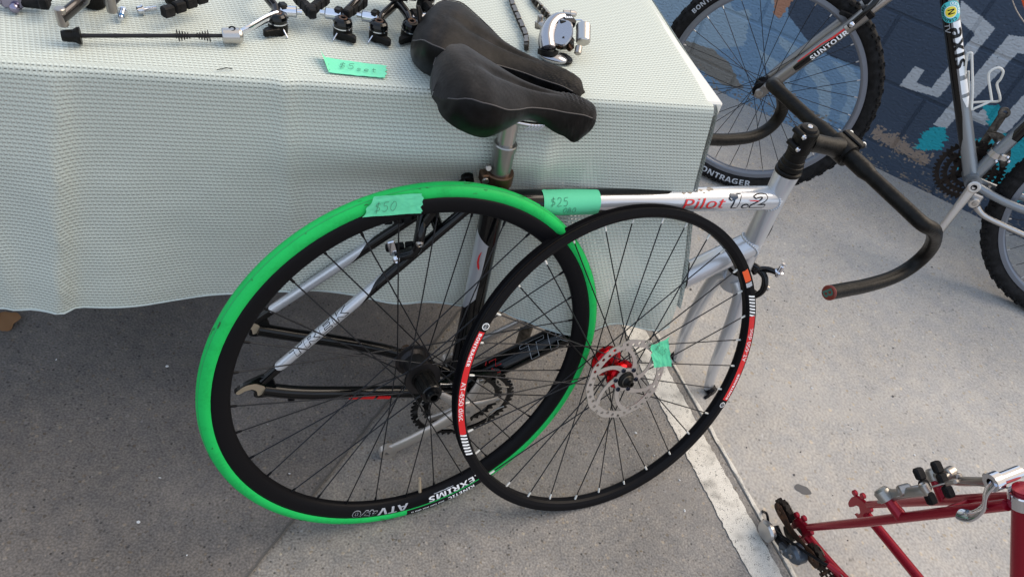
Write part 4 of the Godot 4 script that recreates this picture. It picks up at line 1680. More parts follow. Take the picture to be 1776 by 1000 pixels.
	adj.lathe(nutp, HA, [[-.012, 0], [-.012, .0045], [-.002, .0045], [-.002, .0090], [.002, .0092], [.004, .0062], [.017, .0055], [.019, .0035], [.024, .0030], [.024, 0]], 16)
	part(brake, "cable_adjuster", adj, M.chrome)
	var cb2 := MB.new()
	cb2.lathe(bc + FS * .020 + NS * .044 - HA * .020, FS * .4 + NS, [[-.008, 0], [-.008, .0085], [.002, .0085], [.004, .006], [.008, .005], [.008, 0]], 14)
	part(brake, "brake_bolt", cb2, M.steel)
	for k in [-1.0, 1.0]:
		var pd := MB.new()
		pd.box(bc + FS * .006 + NS * (k * .030) - HA * .052, v3(.042, .011, .012), .002, Basis(FS, HA, NS))
		part(brake, "brake_pad", pd, M.rubber)
		var ph := MB.new()
		ph.box(bc + FS * .006 + NS * (k * .037) - HA * .052, v3(.044, .012, .004), .0015, Basis(FS, HA, NS))
		part(brake, "pad_holder", ph, M.black)
	var lin2 := MB.new()
	lin2.lathe(bc - FS * .010 - NS * .052 + HA * .010, FS + HA * .2, [[-.016, 0], [-.016, .0085], [.004, .0085], [.004, .006], [.018, .0055], [.018, 0]], 14)
	part(brake, "barrel_adjuster", lin2, M.chrome)
	var hose := MB.new()
	hose.tube(spline([v3(.415, .552, -.022), v3(.432, .545, -.012), v3(.444, .520, .002), v3(.440, .497, .012)], 5), .0024, 8)
	part(o, "cable_housing", hose, M.gloss)
	# rear triangle
	for k in [-1.0, 1.0]:
		var a := v3(-.398, .070, k * .066)
		var b := v3(-.178, .458, k * .024)
		var ss := MB.new()
		ss.tube([a, a.lerp(b, .3), a.lerp(b, .7), b], [.0078, .0084, .0084, .0080], 30)
		var stay := part(o, "seat_stay", ss, M.gloss)
		var sv := MB.new()
		sv.shell(a, b, .0088, .0088, [[.078, -60, -30], [.085, -105, 5], [.10, -125, 28], [.46, -125, 26], [.52, -125, -20], [.56, -124, -70], [.60, -120, -100]], Z, 14)
		var sil := part(stay, "silver_panel", sv, M.silver)
		if k > 0:
			outlined(sil, "TREK", .0145, bold, wrap_to(a, b, .0091, .128, -48.0, Z, 1.0), wrap_to(a, b, .0095, .128, -48.0, Z, 1.0), 2.5, .0012, M.gloss, M.silver)
		var cs := MB.new()
		cs.tube(spline([v3(-.392, .047, k * .065), v3(-.33, .040, k * .064), v3(-.24, .037, k * .058), v3(-.13, .030, k * .046), v3(-.02, .004, k * .026)], 4), .0125, 18, true, .85)
		var cst := part(o, "chain_stay", cs, M.gloss)
		if k > 0:
			var ct := MB.new()
			for j in 15:
				if j == 9:
					continue
				ct.box(v3(-.243 + .0052 * j, .0385 - .00022 * j, .0705 - .0004 * j), v3(.0040, .0075, .0012), .0, Basis(v3(1, 0, 0), v3(.3, 1, 0).normalized(), Z))
			part(cst, "red_lettering", ct, M.redpaint)
			var cg := MB.new()
			cg.cyl(v3(-.34, .027, .062), v3(-.34, .018, .064), .006, 10, .001)
			part(cst, "cable_stop", cg, M.black)
		var dp := MB.new()
		dp.prism(soft([Vector2(-.385, .080), Vector2(-.400, .086), Vector2(-.425, .062), Vector2(-.437, .040), Vector2(-.428, .033), Vector2(-.420, .046), Vector2(-.412, .050), Vector2(-.404, .044), Vector2(-.404, .030), Vector2(-.392, .028), Vector2(-.372, .036), Vector2(-.372, .056)], 3), .007, .001, Transform3D(Basis(), v3(0, 0, k * .066)))
		part(o, "dropout", dp, M.gloss)
		var df := MB.new()
		df.prism(soft([Vector2(-.408, .066), Vector2(-.424, .058), Vector2(-.434, .040), Vector2(-.428, .036), Vector2(-.420, .048), Vector2(-.410, .053), Vector2(-.401, .047), Vector2(-.398, .034), Vector2(-.388, .046), Vector2(-.392, .060)], 3), .001, .0, Transform3D(Basis(), v3(0, 0, k * .066 + .004)))
		part(o, "bare_dropout_face", df, M.pale)
	var bridge := MB.new()
	bridge.tube([v3(-.212, .395, -.028), v3(-.212, .395, .028)], .0085, 14)
	part(o, "brake_bridge", bridge, M.gloss)
	for k in [-1.0, 1.0]:
		var en := MB.new()
		en.cyl(v3(-.178, .458, k * .022), v3(-.176, .460, k * .036), .0098, 16, .0012)
		part(o, "stay_end", en, M.satin)
		var eb := MB.new()
		eb.cyl(v3(-.176, .460, k * .036), v3(-.176, .460, k * .038), .0045, 12, .0005)
		part(o, "stay_bolt", eb, M.steel)
	# rear brake behind the bridge
	var rc := v3(-.232, .402, 0)
	var rb := MB.new()
	rb.tube(spline([rc + v3(.004, .020, -.014), rc + v3(-.010, .012, .012), rc + v3(-.012, -.008, .034), rc + v3(-.010, -.040, .040), rc + v3(-.030, -.062, .034)], 5), .0112, 12, true, .75)
	rb.tube(spline([rc + v3(.000, .010, .012), rc + v3(-.016, .012, -.016), rc + v3(-.016, -.010, -.038), rc + v3(-.022, -.050, -.036)], 5), .0105, 12, true, .75)
	rb.cyl(rc + v3(.022, -.006, 0), rc + v3(-.022, .006, 0), .0065, 14, .001)
	rb.tube([rc + v3(-.012, -.008, .032), rc + v3(-.004, .030, .030)], .007, 10, true, .7)
	var rbk := part(o, "rear_brake", rb, M.gloss)
	for e in [[v3(-.011, -.022, .046), M.steel, .0062], [v3(-.032, -.062, .042), M.chrome, .0068]]:
		var bo := MB.new()
		bo.lathe(rc + e[0], Z, [[0, 0], [0, e[2]], [.003, e[2] - .001], [.0045, e[2] - .003], [.003, .002], [.003, 0]], 14)
		part(rbk, "brake_bolt", bo, e[1])
	var rp := MB.new()
	rp.box(rc + v3(-.042, -.048, .034), v3(.012, .030, .006), .0015, Basis(Z, .55))
	part(rbk, "pad_bracket", rp, M.chrome)
	for k in [-1.0, 1.0]:
		var pd := MB.new()
		for j in 3:
			pd.box(rc + v3(-.040 + .014 * j, -.058 + .005 * j + (.016 if k < 0 else 0.0), k * .022), v3(.0128, .011, .010), .0015, Basis(Z, .35))
		part(rbk, "brake_pad", pd, M.rubber)
	# seat post, collar, saddle
	var co := MB.new()
	var SA := (S1 - S0).normalized()
	co.lathe(S1, SA, [[-.010, .017], [-.010, .0212], [.008, .0215], [.010, .0205], [.010, .016]], 24)
	co.box(S1 - v3(.022, .006, 0), v3(.014, .017, .018), .002, Basis(Z, .29))
	part(o, "seat_collar", co, M.bronze)
	var cob := MB.new()
	cob.cyl(S1 - v3(.024, .006, 0) + Z * .009, S1 - v3(.024, .006, 0) + Z * .013, .0055, 12, .001)
	cob.cyl(S1 - v3(.026, -.012, 0) + Z * .002, S1 - v3(.027, -.014, 0) + Z * .008, .0048, 12, .001)
	part(o, "collar_bolt", cob, M.steel)
	var slv := MB.new()
	slv.lathe(S1, SA, [[.008, .012], [.008, .0158], [.050, .0158], [.050, .0176], [.058, .0176], [.060, .0165], [.060, .012]], 28)
	part(o, "post_sleeve", slv, M.dullpost)
	var post := MB.new()
	post.tube([S1 + SA * .05, S1 + SA * .115], .0134, 10)
	part(o, "seat_post", post, M.alloy)
	var K := S1 + SA * .118
	var cl := MB.new()
	cl.box(K, v3(.040, .012, .030), .003, Basis(Z, .02))
	cl.box(K + v3(0, .012, 0), v3(.034, .009, .044), .003, Basis(Z, .02))
	part(o, "saddle_clamp", cl, M.bronze)
	for k in [-1.0, 1.0]:
		var rl := MB.new()
		rl.tube(spline([v3(-.262, .598, k * .036), v3(-.225, .590, k * .026), v3(-.19, .596, k * .0215), v3(-.15, .600, k * .0215), v3(-.115, .612, k * .017), v3(-.085, .612, k * .010)], 5), .0036, 10)
		part(o, "saddle_rail", rl, M.chrome)
	var sx := Transform3D(Basis(Z, .075), v3(-.305, .636, .008))
	saddle_on(o, sx, .248, .156, .0005, 5, true)
	var hl2 := MB.new()
	for k in 5:
		var q := v3(.125 + .0055 * k, -.036, .045 - .0014 * k)
		hl2.box(sx * q, v3(.0012, .012, .0010), 0.0, Basis(Z, -.5))
	part(o, "skirt_print", hl2, M.greytext)
	# crankset: right arm to the ground, left arm opposite
	var bb := MB.new()
	bb.lathe(S0, Z, [[-.046, .008], [-.046, .0205], [-.034, .0225], [.034, .0225], [.046, .0205], [.046, .008]], 28)
	part(o, "bottom_bracket", bb, M.gloss)
	var ro := part(o, "outer_chainring", chainring(50, .0905, .0455, .0034), M.gloss)
	var ri := part(o, "inner_chainring", chainring(39, .067, .0385, .003), M.gloss)
	var tw := MB.new()
	for k in 5:
		var a := deg_to_rad(54.0 + 72 * k)
		tw.tube(spline([pol(.095, a - .28, .0475), pol(.084, a - .16, .0478), pol(.079, a, .0478), pol(.084, a + .16, .0478), pol(.095, a + .28, .0475)], 4), .0014, 6)
	part(ro, "polished_edge", tw, M.alloy)
	var spd := MB.new()
	for k in 5:
		var a := deg_to_rad(-132.0 + 72 * k)
		spd.tube([pol(.010, a, .052), pol(.035, a, .0505), pol(.060, a, .0465), pol(.0735, a, .0435)], [.014, .0105, .0082, .0095], 12, true, .5, v3(-sin(a), cos(a), 0))
	part(o, "crank_spider", spd, M.cranksilver)
	for k in 5:
		var a := deg_to_rad(-132.0 + 72 * k)
		var cb := MB.new()
		cb.cyl(pol(.0735, a, .046), pol(.0735, a, .0495), .0062, 14, .001)
		part(o, "chainring_bolt", cb, M.steel)
	var ca := deg_to_rad(-132.5)
	part(o, "crank_arm", flat_arm(v3(0, 0, .060), pol(.172, ca, .070), .0190, .0145, .0085, .0058, .004), M.cranksilver)
	part(o, "far_crank_arm", flat_arm(v3(0, 0, -.064), pol(.172, ca + PI, -.072), .0150, .0105, .0075, .0058, -.004), M.cranksilver)
	# price tape round the top tube
	var tp := MB.new()
	tp.shell(T0, T1, .0216, .0224, [[.142, -96, 20], [.150, -104, 36], [.158, -100, 44], [.22, -104, 48], [.285, -100, 46], [.318, -96, 52], [.324, -92, 40]], Z, 14)
	var tg := part(o, "price_tape", tp, M.tape)
	var pn := MB.new()
	var pto := wrap_to(T0, T1, .0226, .0885, -20.0, Z, 1.0)
	pen(pn, "$25", .0145, pto)
	var pto2 := wrap_to(T0, T1, .0226, .112, 12.0, Z, 1.0)
	pen(pn, "OBO", .0105, pto2)
	part(tg, "handwriting", pn, M.ink)

func outlined(parent: Node, s: String, h: float, font: Font, to: Callable, over: Callable, wide: float, rim: float, edge: Material, fill: Material) -> void:
	# letters with a contrasting outline: the outline is the same letters laid round themselves
	var b := MB.new()
	for k in 8:
		var o := Vector2(rim, 0).rotated(TAU * k / 8)
		b.text(s, h, font, func(x, y): return to.call(x * wide + y * .22 + o.x, y + o.y))
	part(parent, "lettering_outline", b, edge)
	var f := MB.new()
	f.text(s, h, font, func(x, y): return over.call(x * wide + y * .22, y))
	part(parent, "lettering", f, fill)

# ---------------------------------------------------------------- parked bicycle by the wall
func mtb_wheel(o: Node, at: Vector3, first: float, turn: float, lettered: bool) -> void:
	var Z := v3(0, 0, 1)
	var X := v3(1, 0, 0)
	var w := Node3D.new()
	w.name = "wheel"
	w.position = at
	o.add_child(w, true)
	var rng := RandomNumberGenerator.new()
	rng.seed = int(first * 10) + 3
	var ty := MB.new()
	ty.lathe(Vector3.ZERO, Z, ring_tyre(.3045, .0225, .0225, 20), 96, true, true)
	var tyre := part(w, "tyre", ty, M.rubber)
	var kn := MB.new()
	for k in 110:
		var a := TAU * k / 110.0
		for s in [-1.0, 1.0]:
			var th: float = s * (.82 if k % 2 == 0 else 1.0)
			var c := pol(.3045 + cos(th) * .0235, a, sin(th) * .0235)
			var nn := (pol(cos(th), a) + v3(0, 0, sin(th))).normalized()
			var tg := pol(1, a + PI / 2)
			kn.box(c, v3(.0095, .0085, .007), 0.0, Basis(tg, nn.cross(tg), nn))
		if k % 2 == 0:
			for z in [-.007, .007]:
				kn.box(pol(.3255, a + (.012 if z > 0 else 0.0), z), v3(.011, .008, .006), 0.0, Basis(pol(1, a + PI / 2), Z, pol(1, a)))
	var kk := part(tyre, "tread_blocks", kn, M.tread)
	kk.set_meta("kind", "stuff")
	var rm := MB.new()
	rm.lathe(Vector3.ZERO, Z, [[-.0125, .2845], [-.0115, .2850], [-.009, .279], [.009, .279], [.0115, .2850], [.0125, .2845], [.0128, .273], [.0105, .2685], [.006, .2660], [-.006, .2660], [-.0105, .2685], [-.0128, .273]], 96, false, true)
	part(w, "rim", rm, M.rimgrey)
	var hb := MB.new()
	hb.lathe(Vector3.ZERO, Z, [[-.05, .004], [-.05, .009], [-.036, .012], [-.034, .0225], [-.031, .0225], [-.029, .016], [.029, .016], [.031, .0225], [.034, .0225], [.036, .012], [.05, .009], [.05, .004]], 24)
	part(w, "hub", hb, M.black)
	spokes(w, first, .268, Vector2(.0325, .020), Vector2(-.0325, .020), M.spoke, M.alloy, .011, 67.5, .0010)
	if lettered:
		var tx := MB.new()
		var sz := func(r):
			var c: float = clamp((r - .3045) / .0225, -.98, .98)
			return Vector3(sqrt(1 - c * c) * .0225 + .0008, sqrt(1 - c * c), c)
		arc_text(tx, "BONTRAGER", .0165, -88.0, .302, 1.0, sz, 1.35)
		arc_text(tx, "BONTRAGER", .0125, 142.0, .303, -1.0, sz, 1.2)
		part(tyre, "tyre_lettering", tx, M.greytext)

func make_parked_bicycle() -> void:
	M.rimgrey = mk(Color(.46, .48, .52), .38, .6)
	var o := thing("parked_bicycle", "grey and black mountain bicycle standing before the navy mural wall", "bicycle", frame_of(v3(.972, 0, .235), v3(.0264, .9937, -.1092), v3(-.2335, .1123, .9659), v3(.5581, .3286, -2.055)))
	var Z := v3(0, 0, 1)
	mtb_wheel(o, Vector3.ZERO, 4.0, 0.0, true)
	mtb_wheel(o, v3(1.0417, 0, 0), 9.0, 0.0, false)
	# suspension fork
	var K := v3(.150, .272, 0)
	var dir := v3(.155, .285, 0).normalized()
	var fw := v3(-.285, .155, 0).normalized() * -1.0
	for k in [-1.0, 1.0]:
		var lo := MB.new()
		var A := v3(.012, .022, k * .058)
		var B := v3(.158, .290, k * .058)
		lo.tube([A, A.lerp(B, .15), B.lerp(A, .12), B], [.0135, .0165, .0178, .0188], 18)
		lo.prism(soft([Vector2(-.016, -.016), Vector2(.014, -.016), Vector2(.030, .030), Vector2(.010, .048)], 4), .009, .001, Transform3D(Basis(), v3(0, 0, k * .055)))
		var leg := part(o, "fork_leg", lo, M.forkgrey)
		var seal := MB.new()
		seal.cyl(B, B + dir * .016, .0205, 18, .003)
		part(leg, "wiper_seal", seal, M.black)
		var stn := MB.new()
		stn.cyl(B + dir * .014, B + dir * .12, .0132, 16)
		part(leg, "stanchion", stn, M.steel)
		var bz := MB.new()
		bz.cyl(v3(.132, .250, k * .070) - dir * .01, v3(.132, .250, k * .07) + dir * .012, .009, 12, .002)
		part(leg, "brake_boss", bz, M.steel)
		if k > 0:
			var st := MB.new()
			st.shell(A, B, .0172, .0186, [[.30, -18, 30], [.34, -24, 34], [.70, -10, 34], [.76, 4, 24]], Z, 6)
			part(leg, "black_decal", st, M.gloss)
			var rd := MB.new()
			rd.shell(A, B, .0175, .0189, [[.36, -36, -27], [.60, -36, -25], [.70, -24, -8], [.90, -22, -4], [.92, -20, -8]], Z, 4)
			part(leg, "red_line", rd, M.redpaint)
			var tx := MB.new()
			var to := wrap_to(A, B, .0184, .195, 20.0, Z, 1.0)
			tx.text("SUNTOUR", .0135, bold, func(x, y): return to.call(x * 1.25, y))
			part(leg, "lettering", tx, M.white)
	var arch := MB.new()
	arch.tube(spline([v3(.150, .275, -.058), v3(.158, .300, -.052), v3(.172, .335, -.030), v3(.176, .345, 0), v3(.172, .335, .030), v3(.158, .300, .052), v3(.150, .275, .058)], 4), .0105, 12, true, .7)
	part(o, "fork_arch", arch, M.forkgrey)
	var crown := MB.new()
	crown.tube([v3(.212, .389, -.062), v3(.212, .395, 0), v3(.212, .389, .062)], .021, 14)
	part(o, "fork_crown", crown, M.black)
	for k in [-1.0, 1.0]:
		var ba := MB.new()
		ba.tube(spline([v3(.132, .252, k * .082), v3(.152, .30, k * .088), v3(.166, .345, k * .078), v3(.178, .375, k * .05)], 4), .007, 10, true, .6)
		part(o, "brake_arm", ba, M.gloss)
		var pad := MB.new()
		pad.box(v3(.128, .268, k * .030), v3(.012, .060, .012), .002, Basis(Z, -.6 - 1.0))
		part(o, "brake_pad", pad, M.rubber)
		var bo := MB.new()
		bo.ball(v3(.136, .262, k * .094), v3(.0075, .0075, .006))
		part(o, "brake_bolt", bo, M.chrome)
	var qr := MB.new()
	qr.lathe(v3(0, 0, .050), Z, [[0, .004], [0, .0125], [.008, .0125], [.010, .010], [.014, .009], [.014, .0045], [.011, .004], [.011, 0]], 20)
	part(o, "axle_nut", qr, M.steel)
	# frame
	var BB := v3(.642, -.022, 0)
	var HD := v3(.245, .485, 0)
	var dtb := MB.new()
	dtb.tube([BB, BB.lerp(HD, .12), HD], [.020, .0190, .0205], 22)
	var dt := part(o, "down_tube", dtb, M.silvergrey)
	var blk := MB.new()
	blk.shell(BB, HD, .0193, .0208, [[.14, -120, -70], [.20, -150, -30], [.30, -165, -12], [.9, -165, -8]], Z, 12)
	part(dt, "black_paint", blk, M.gloss)
	var ed := MB.new()
	ed.shell(BB, HD, .0196, .0211, [[.16, -100, -86], [.9, -102, -86]], Z, 3)
	part(dt, "pale_edge", ed, M.pale)
	var wp := MB.new()
	wp.shell(BB, HD, .0195, .0210, [[.335, 24, 36], [.38, 2, 60]], Z, 6)
	wp.shell(BB, HD, .0195, .0210, [[.395, 2, 60], [.455, 2, 60]], Z, 6)
	wp.shell(BB, HD, .0195, .0210, [[.475, 4, 62], [.70, 4, 62]], Z, 6)
	part(dt, "white_panel", wp, M.white)
	var to2 := wrap_to(HD, BB, .0214, .262, -26.0, Z, 1.0)
	var ax := MB.new()
	ax.text("axis", .034, bold, func(x, y): return to2.call(x * 1.25, y * 1.1))
	part(dt, "lettering", ax, M.gloss)
	var ax2 := MB.new()
	var to3 := wrap_to(HD, BB, .0216, .205, 36.0, Z, 1.0)
	ax2.text("TV", .014, plain, func(x, y): return to3.call(x * 1.2, y))
	part(dt, "lettering", ax2, M.greytext)
	# round shop sticker
	var scen := .165
	for e in [[.0275, .0212, M.teal], [.0155, .0214, M.white], [.0135, .0216, M.yellow]]:
		var sk := MB.new()
		var to4 := wrap_to(HD, BB, e[1], scen, 0.0, Z, 1.0)
		var c := sk.vert(to4.call(0.0, 0.0)[0], to4.call(0.0, 0.0)[1])
		var prev := []
		for r in [.25, .5, .75, 1.0]:
			var ring := []
			for k in 29:
				var q: Array = to4.call(cos(TAU * k / 28) * e[0] * r, sin(TAU * k / 28) * e[0] * r)
				ring.append(sk.vert(q[0], q[1]))
			for k in 28:
				if prev.size():
					sk.face(prev[k], prev[k + 1], ring[k])
					sk.face(prev[k + 1], ring[k + 1], ring[k])
				else:
					sk.face(c, ring[k], ring[k + 1])
			prev = ring
		part(dt, "sticker", sk, e[2])
	var to5 := wrap_to(HD, BB, .0219, scen, 0.0, Z, 1.0)
	var nx := MB.new()
	nx.text("N", .015, bold, func(x, y): return to5.call(x, y))
	for e in ["KERRY", 150.0, "CIRENT", 235.0]:
		pass
	var ringtext := func(b: MB, s: String, mid: float):
		for k in s.length():
			var a: float = deg_to_rad(mid - (k - (s.length() - 1) / 2.0) * 17.0)
			b.text(s[k], .0075, bold, func(x, y):
				var p: Vector2 = Vector2(cos(a), sin(a)) * (.0212 + y) + Vector2(sin(a), -cos(a)) * x
				return to5.call(p.x, p.y))
	ringtext.call(nx, "KERRY", -112.0)
	ringtext.call(nx, "CIRENT", -20.0)
	part(dt, "sticker_lettering", nx, M.gloss)
	var nw := MB.new()
	ringtext.call(nw, "OODSON&", 120.0)
	part(dt, "sticker_lettering", nw, M.white)
	var hdt := MB.new()
	hdt.tube([HD - dir * .03, HD + dir * .12], .020, 20)
	part(o, "head_tube", hdt, M.silvergrey)
	var ST := v3(.722, .440, 0)
	var stb := MB.new()
	stb.tube([BB, BB.lerp(ST, .5), ST], [.0175, .0170, .0165], 20)
	var st2 := part(o, "seat_tube", stb, M.silvergrey)
	var sbk := MB.new()
	sbk.shell(BB, ST, .0178, .0168, [[.30, -20, 90], [.34, -60, 130], [1, -60, 150]], Z, 10)
	part(st2, "black_paint", sbk, M.gloss)
	var ttb := MB.new()
	ttb.tube([HD + dir * .06, ST - v3(.005, .03, 0)], .0165, 18)
	part(o, "top_tube", ttb, M.silvergrey)
	var bsh := MB.new()
	bsh.lathe(BB, Z, [[-.038, .008], [-.038, .0215], [.038, .0215], [.038, .008]], 24)
	part(o, "bottom_bracket", bsh, M.silvergrey)
	for k in [-1.0, 1.0]:
		var cs := MB.new()
		cs.tube(spline([v3(.655, -.030, k * .026), v3(.76, -.038, k * .043), v3(.88, -.026, k * .056), v3(1.0417, -.003, k * .066)], 5), .0115, 14, true, .8)
		part(o, "chain_stay", cs, M.silvergrey)
		var ss := MB.new()
		ss.tube([v3(.720, .41, k * .02), v3(1.0417, .004, k * .066)], .0085, 12)
		part(o, "seat_stay", ss, M.silvergrey)
	part(o, "crank_arm", flat_arm(v3(.638, -.020, .070), v3(.632, -.192, .086), .0155, .0115, .0080, .0062), M.alloy)
	part(o, "far_crank_arm", flat_arm(v3(.638, -.020, -.074), v3(.634, .150, -.086), .0155, .0115, .0080, .0062), M.dullsteel)
	var cap := MB.new()
	cap.lathe(v3(.638, -.020, .079), Z, [[0, .0082], [.0006, .0082], [.0006, .0055], [-.004, .005], [-.004, 0]], 18)
	part(o, "crank_bolt", cap, M.black)
	for e in [[44, .074, -.048], [34, .054, -.041], [24, .034, -.034]]:
		var rg := part(o, "chainring", chainring(e[0], e[1], e[2], .003), M.darkrust)
		rg.position = v3(.638, -.020, 0)
	var sp := MB.new()
	for k in 5:
		var a := TAU * k / 5 + .3
		sp.tube([v3(.638, -.020, -.05), v3(.638, -.020, -.046) + pol(.078, a)], [.014, .008], 10, true, .4, v3(-sin(a), cos(a), 0))
	sp.lathe(v3(.638, -.020, -.052), Z, [[0, 0], [0, .026], [.008, .026], [.008, 0]], 20)
	part(o, "crank_spider", sp, M.darkrust)
	# front changer with its clamp
	var fd := MB.new()
	fd.lathe(v3(.655, .062, 0) - v3(.02, .16, 0).normalized() * .008, v3(.02, .16, 0), [[0, .017], [0, .0205], [.016, .0205], [.016, .017]], 24)
	fd.box(v3(.672, .066, .018), v3(.020, .018, .014), .003)
	fd.box(v3(.654, .078, -.030), v3(.014, .030, .028), .003)
	var fdp := part(o, "front_changer", fd, M.alloy)
	var fc := MB.new()
	fc.prism(soft([Vector2(.61, .098), Vector2(.66, .106), Vector2(.70, .072), Vector2(.715, .03), Vector2(.70, .02), Vector2(.68, .06), Vector2(.64, .084)], 3), .0015, 0.0, Transform3D(Basis(), v3(0, 0, -.040)))
	fc.prism(soft([Vector2(.61, .098), Vector2(.66, .106), Vector2(.70, .072), Vector2(.715, .03), Vector2(.70, .02), Vector2(.68, .06), Vector2(.64, .084)], 3), .0015, 0.0, Transform3D(Basis(), v3(0, 0, -.058)))
	part(fdp, "changer_cage", fc, M.dullsteel)
	var fb := MB.new()
	for q in [v3(.662, .050, .020), v3(.678, .072, .026), v3(.690, .060, .016), v3(.648, .086, -.012)]:
		fb.ball(q, v3(.005, .005, .005), Basis(), 5, 8)
	part(fdp, "changer_bolt", fb, M.chrome)
	# bottle cage of bent wire on the down tube
	var cg := MB.new()
	var ww := spline([v3(.466, .222, .012), v3(.448, .258, .014), v3(.440, .276, .016), v3(.447, .281, .018), v3(.456, .268, .020), v3(.50, .200, .030), v3(.524, .158, .034), v3(.530, .164, .036), v3(.551, .192, .036), v3(.549, .200, .036), v3(.512, .245, .036), v3(.508, .262, .036), v3(.520, .274, .034), v3(.536, .268, .030), v3(.543, .248, .024), v3(.545, .232, .018), v3(.572, .205, .008), v3(.580, .190, -.006), v3(.560, .176, -.02), v3(.528, .158, -.026), v3(.520, .160, -.022), v3(.470, .235, .0)], 4)
	cg.tube(ww, .0031, 10)
	part(o, "bottle_cage", cg, M.plastic)
	# kickstand
	var ks := MB.new()
	ks.box(v3(.672, -.058, .030), v3(.034, .026, .030), .004)
	ks.cyl(v3(.672, -.068, .042), v3(.672, -.068, .058), .015, 20, .003)
	var kst := part(o, "kickstand_bracket", ks, M.alloy)
	var kb := MB.new()
	kb.cyl(v3(.672, -.068, .058), v3(.672, -.068, .061), .0065, 8, .001)
	kb.lathe(v3(.688, -.032, .02), Vector3.UP, [[0, .0001], [0, .011], [.005, .011], [.005, .0065], [.016, .006], [.016, .0]], 8)
	part(kst, "bracket_bolt", kb, M.steel)
	var ka := MB.new()
	ka.tube(spline([v3(.684, -.074, .052), v3(.72, -.090, .056), v3(.82, -.092, .070), v3(.96, -.092, .088)], 5), [.0095, .0095, .009, .009, .0085, .0085, .008, .008, .0078, .0078, .0075, .0075, .0075, .0075, .0075, .0075], 12)
	part(o, "kickstand", ka, M.alloy)
	var hs := MB.new()
	hs.tube(spline([v3(.43, .52, -.03), v3(.468, .455, -.05), v3(.495, .425, -.05), v3(.535, .395, -.04), v3(.62, .36, -.02), v3(.70, .37, 0)], 6), .0042, 8)
	part(o, "orange_cable_housing", hs, M.orange)
	var hg := MB.new()
	hg.tube(spline([v3(.42, .50, -.03), v3(.458, .435, -.05), v3(.49, .402, -.05), v3(.535, .375, -.04), v3(.62, .335, -.02), v3(.70, .34, 0)], 6), .0016, 6)
	part(o, "brake_cable", hg, M.steel)
	for q in [v3(.70, .20, .0), v3(.694, .165, .012)]:
		var bb := MB.new()
		bb.ball(q + v3(-.018, .006, .008), v3(.005, .005, .005), Basis(), 5, 8)
		part(o, "bottle_bolt", bb, M.chrome)

# ---------------------------------------------------------------- red frame on the right
func rf_dropout(o: Node, k: float) -> void:
	var d := MB.new()
	# plate with a long slot open to the rear and two round mudguard eyes on top
	d.prism(soft([Vector2(-.004, -.026), Vector2(.006, -.018), Vector2(.008, -.004), Vector2(.002, .006), Vector2(-.005, .002), Vector2(-.010, -.012), Vector2(-.018, -.026), Vector2(-.025, -.018), Vector2(-.022, .006), Vector2(-.014, .022), Vector2(.002, .030), Vector2(.020, .036), Vector2(.030, .030), Vector2(.024, .016), Vector2(.030, .004), Vector2(.026, -.010), Vector2(.012, -.026)], 3), .007, .0012, Transform3D(Basis(), v3(0, 0, k * .066)))
	for q in [Vector2(-.020, .022), Vector2(-.002, .038)]:
		d.cyl(v3(q.x, q.y, k * .066 - .0035), v3(q.x, q.y, k * .066 + .0035), .0062, 14, .001)
	part(o, "dropout", d, M.ruby)

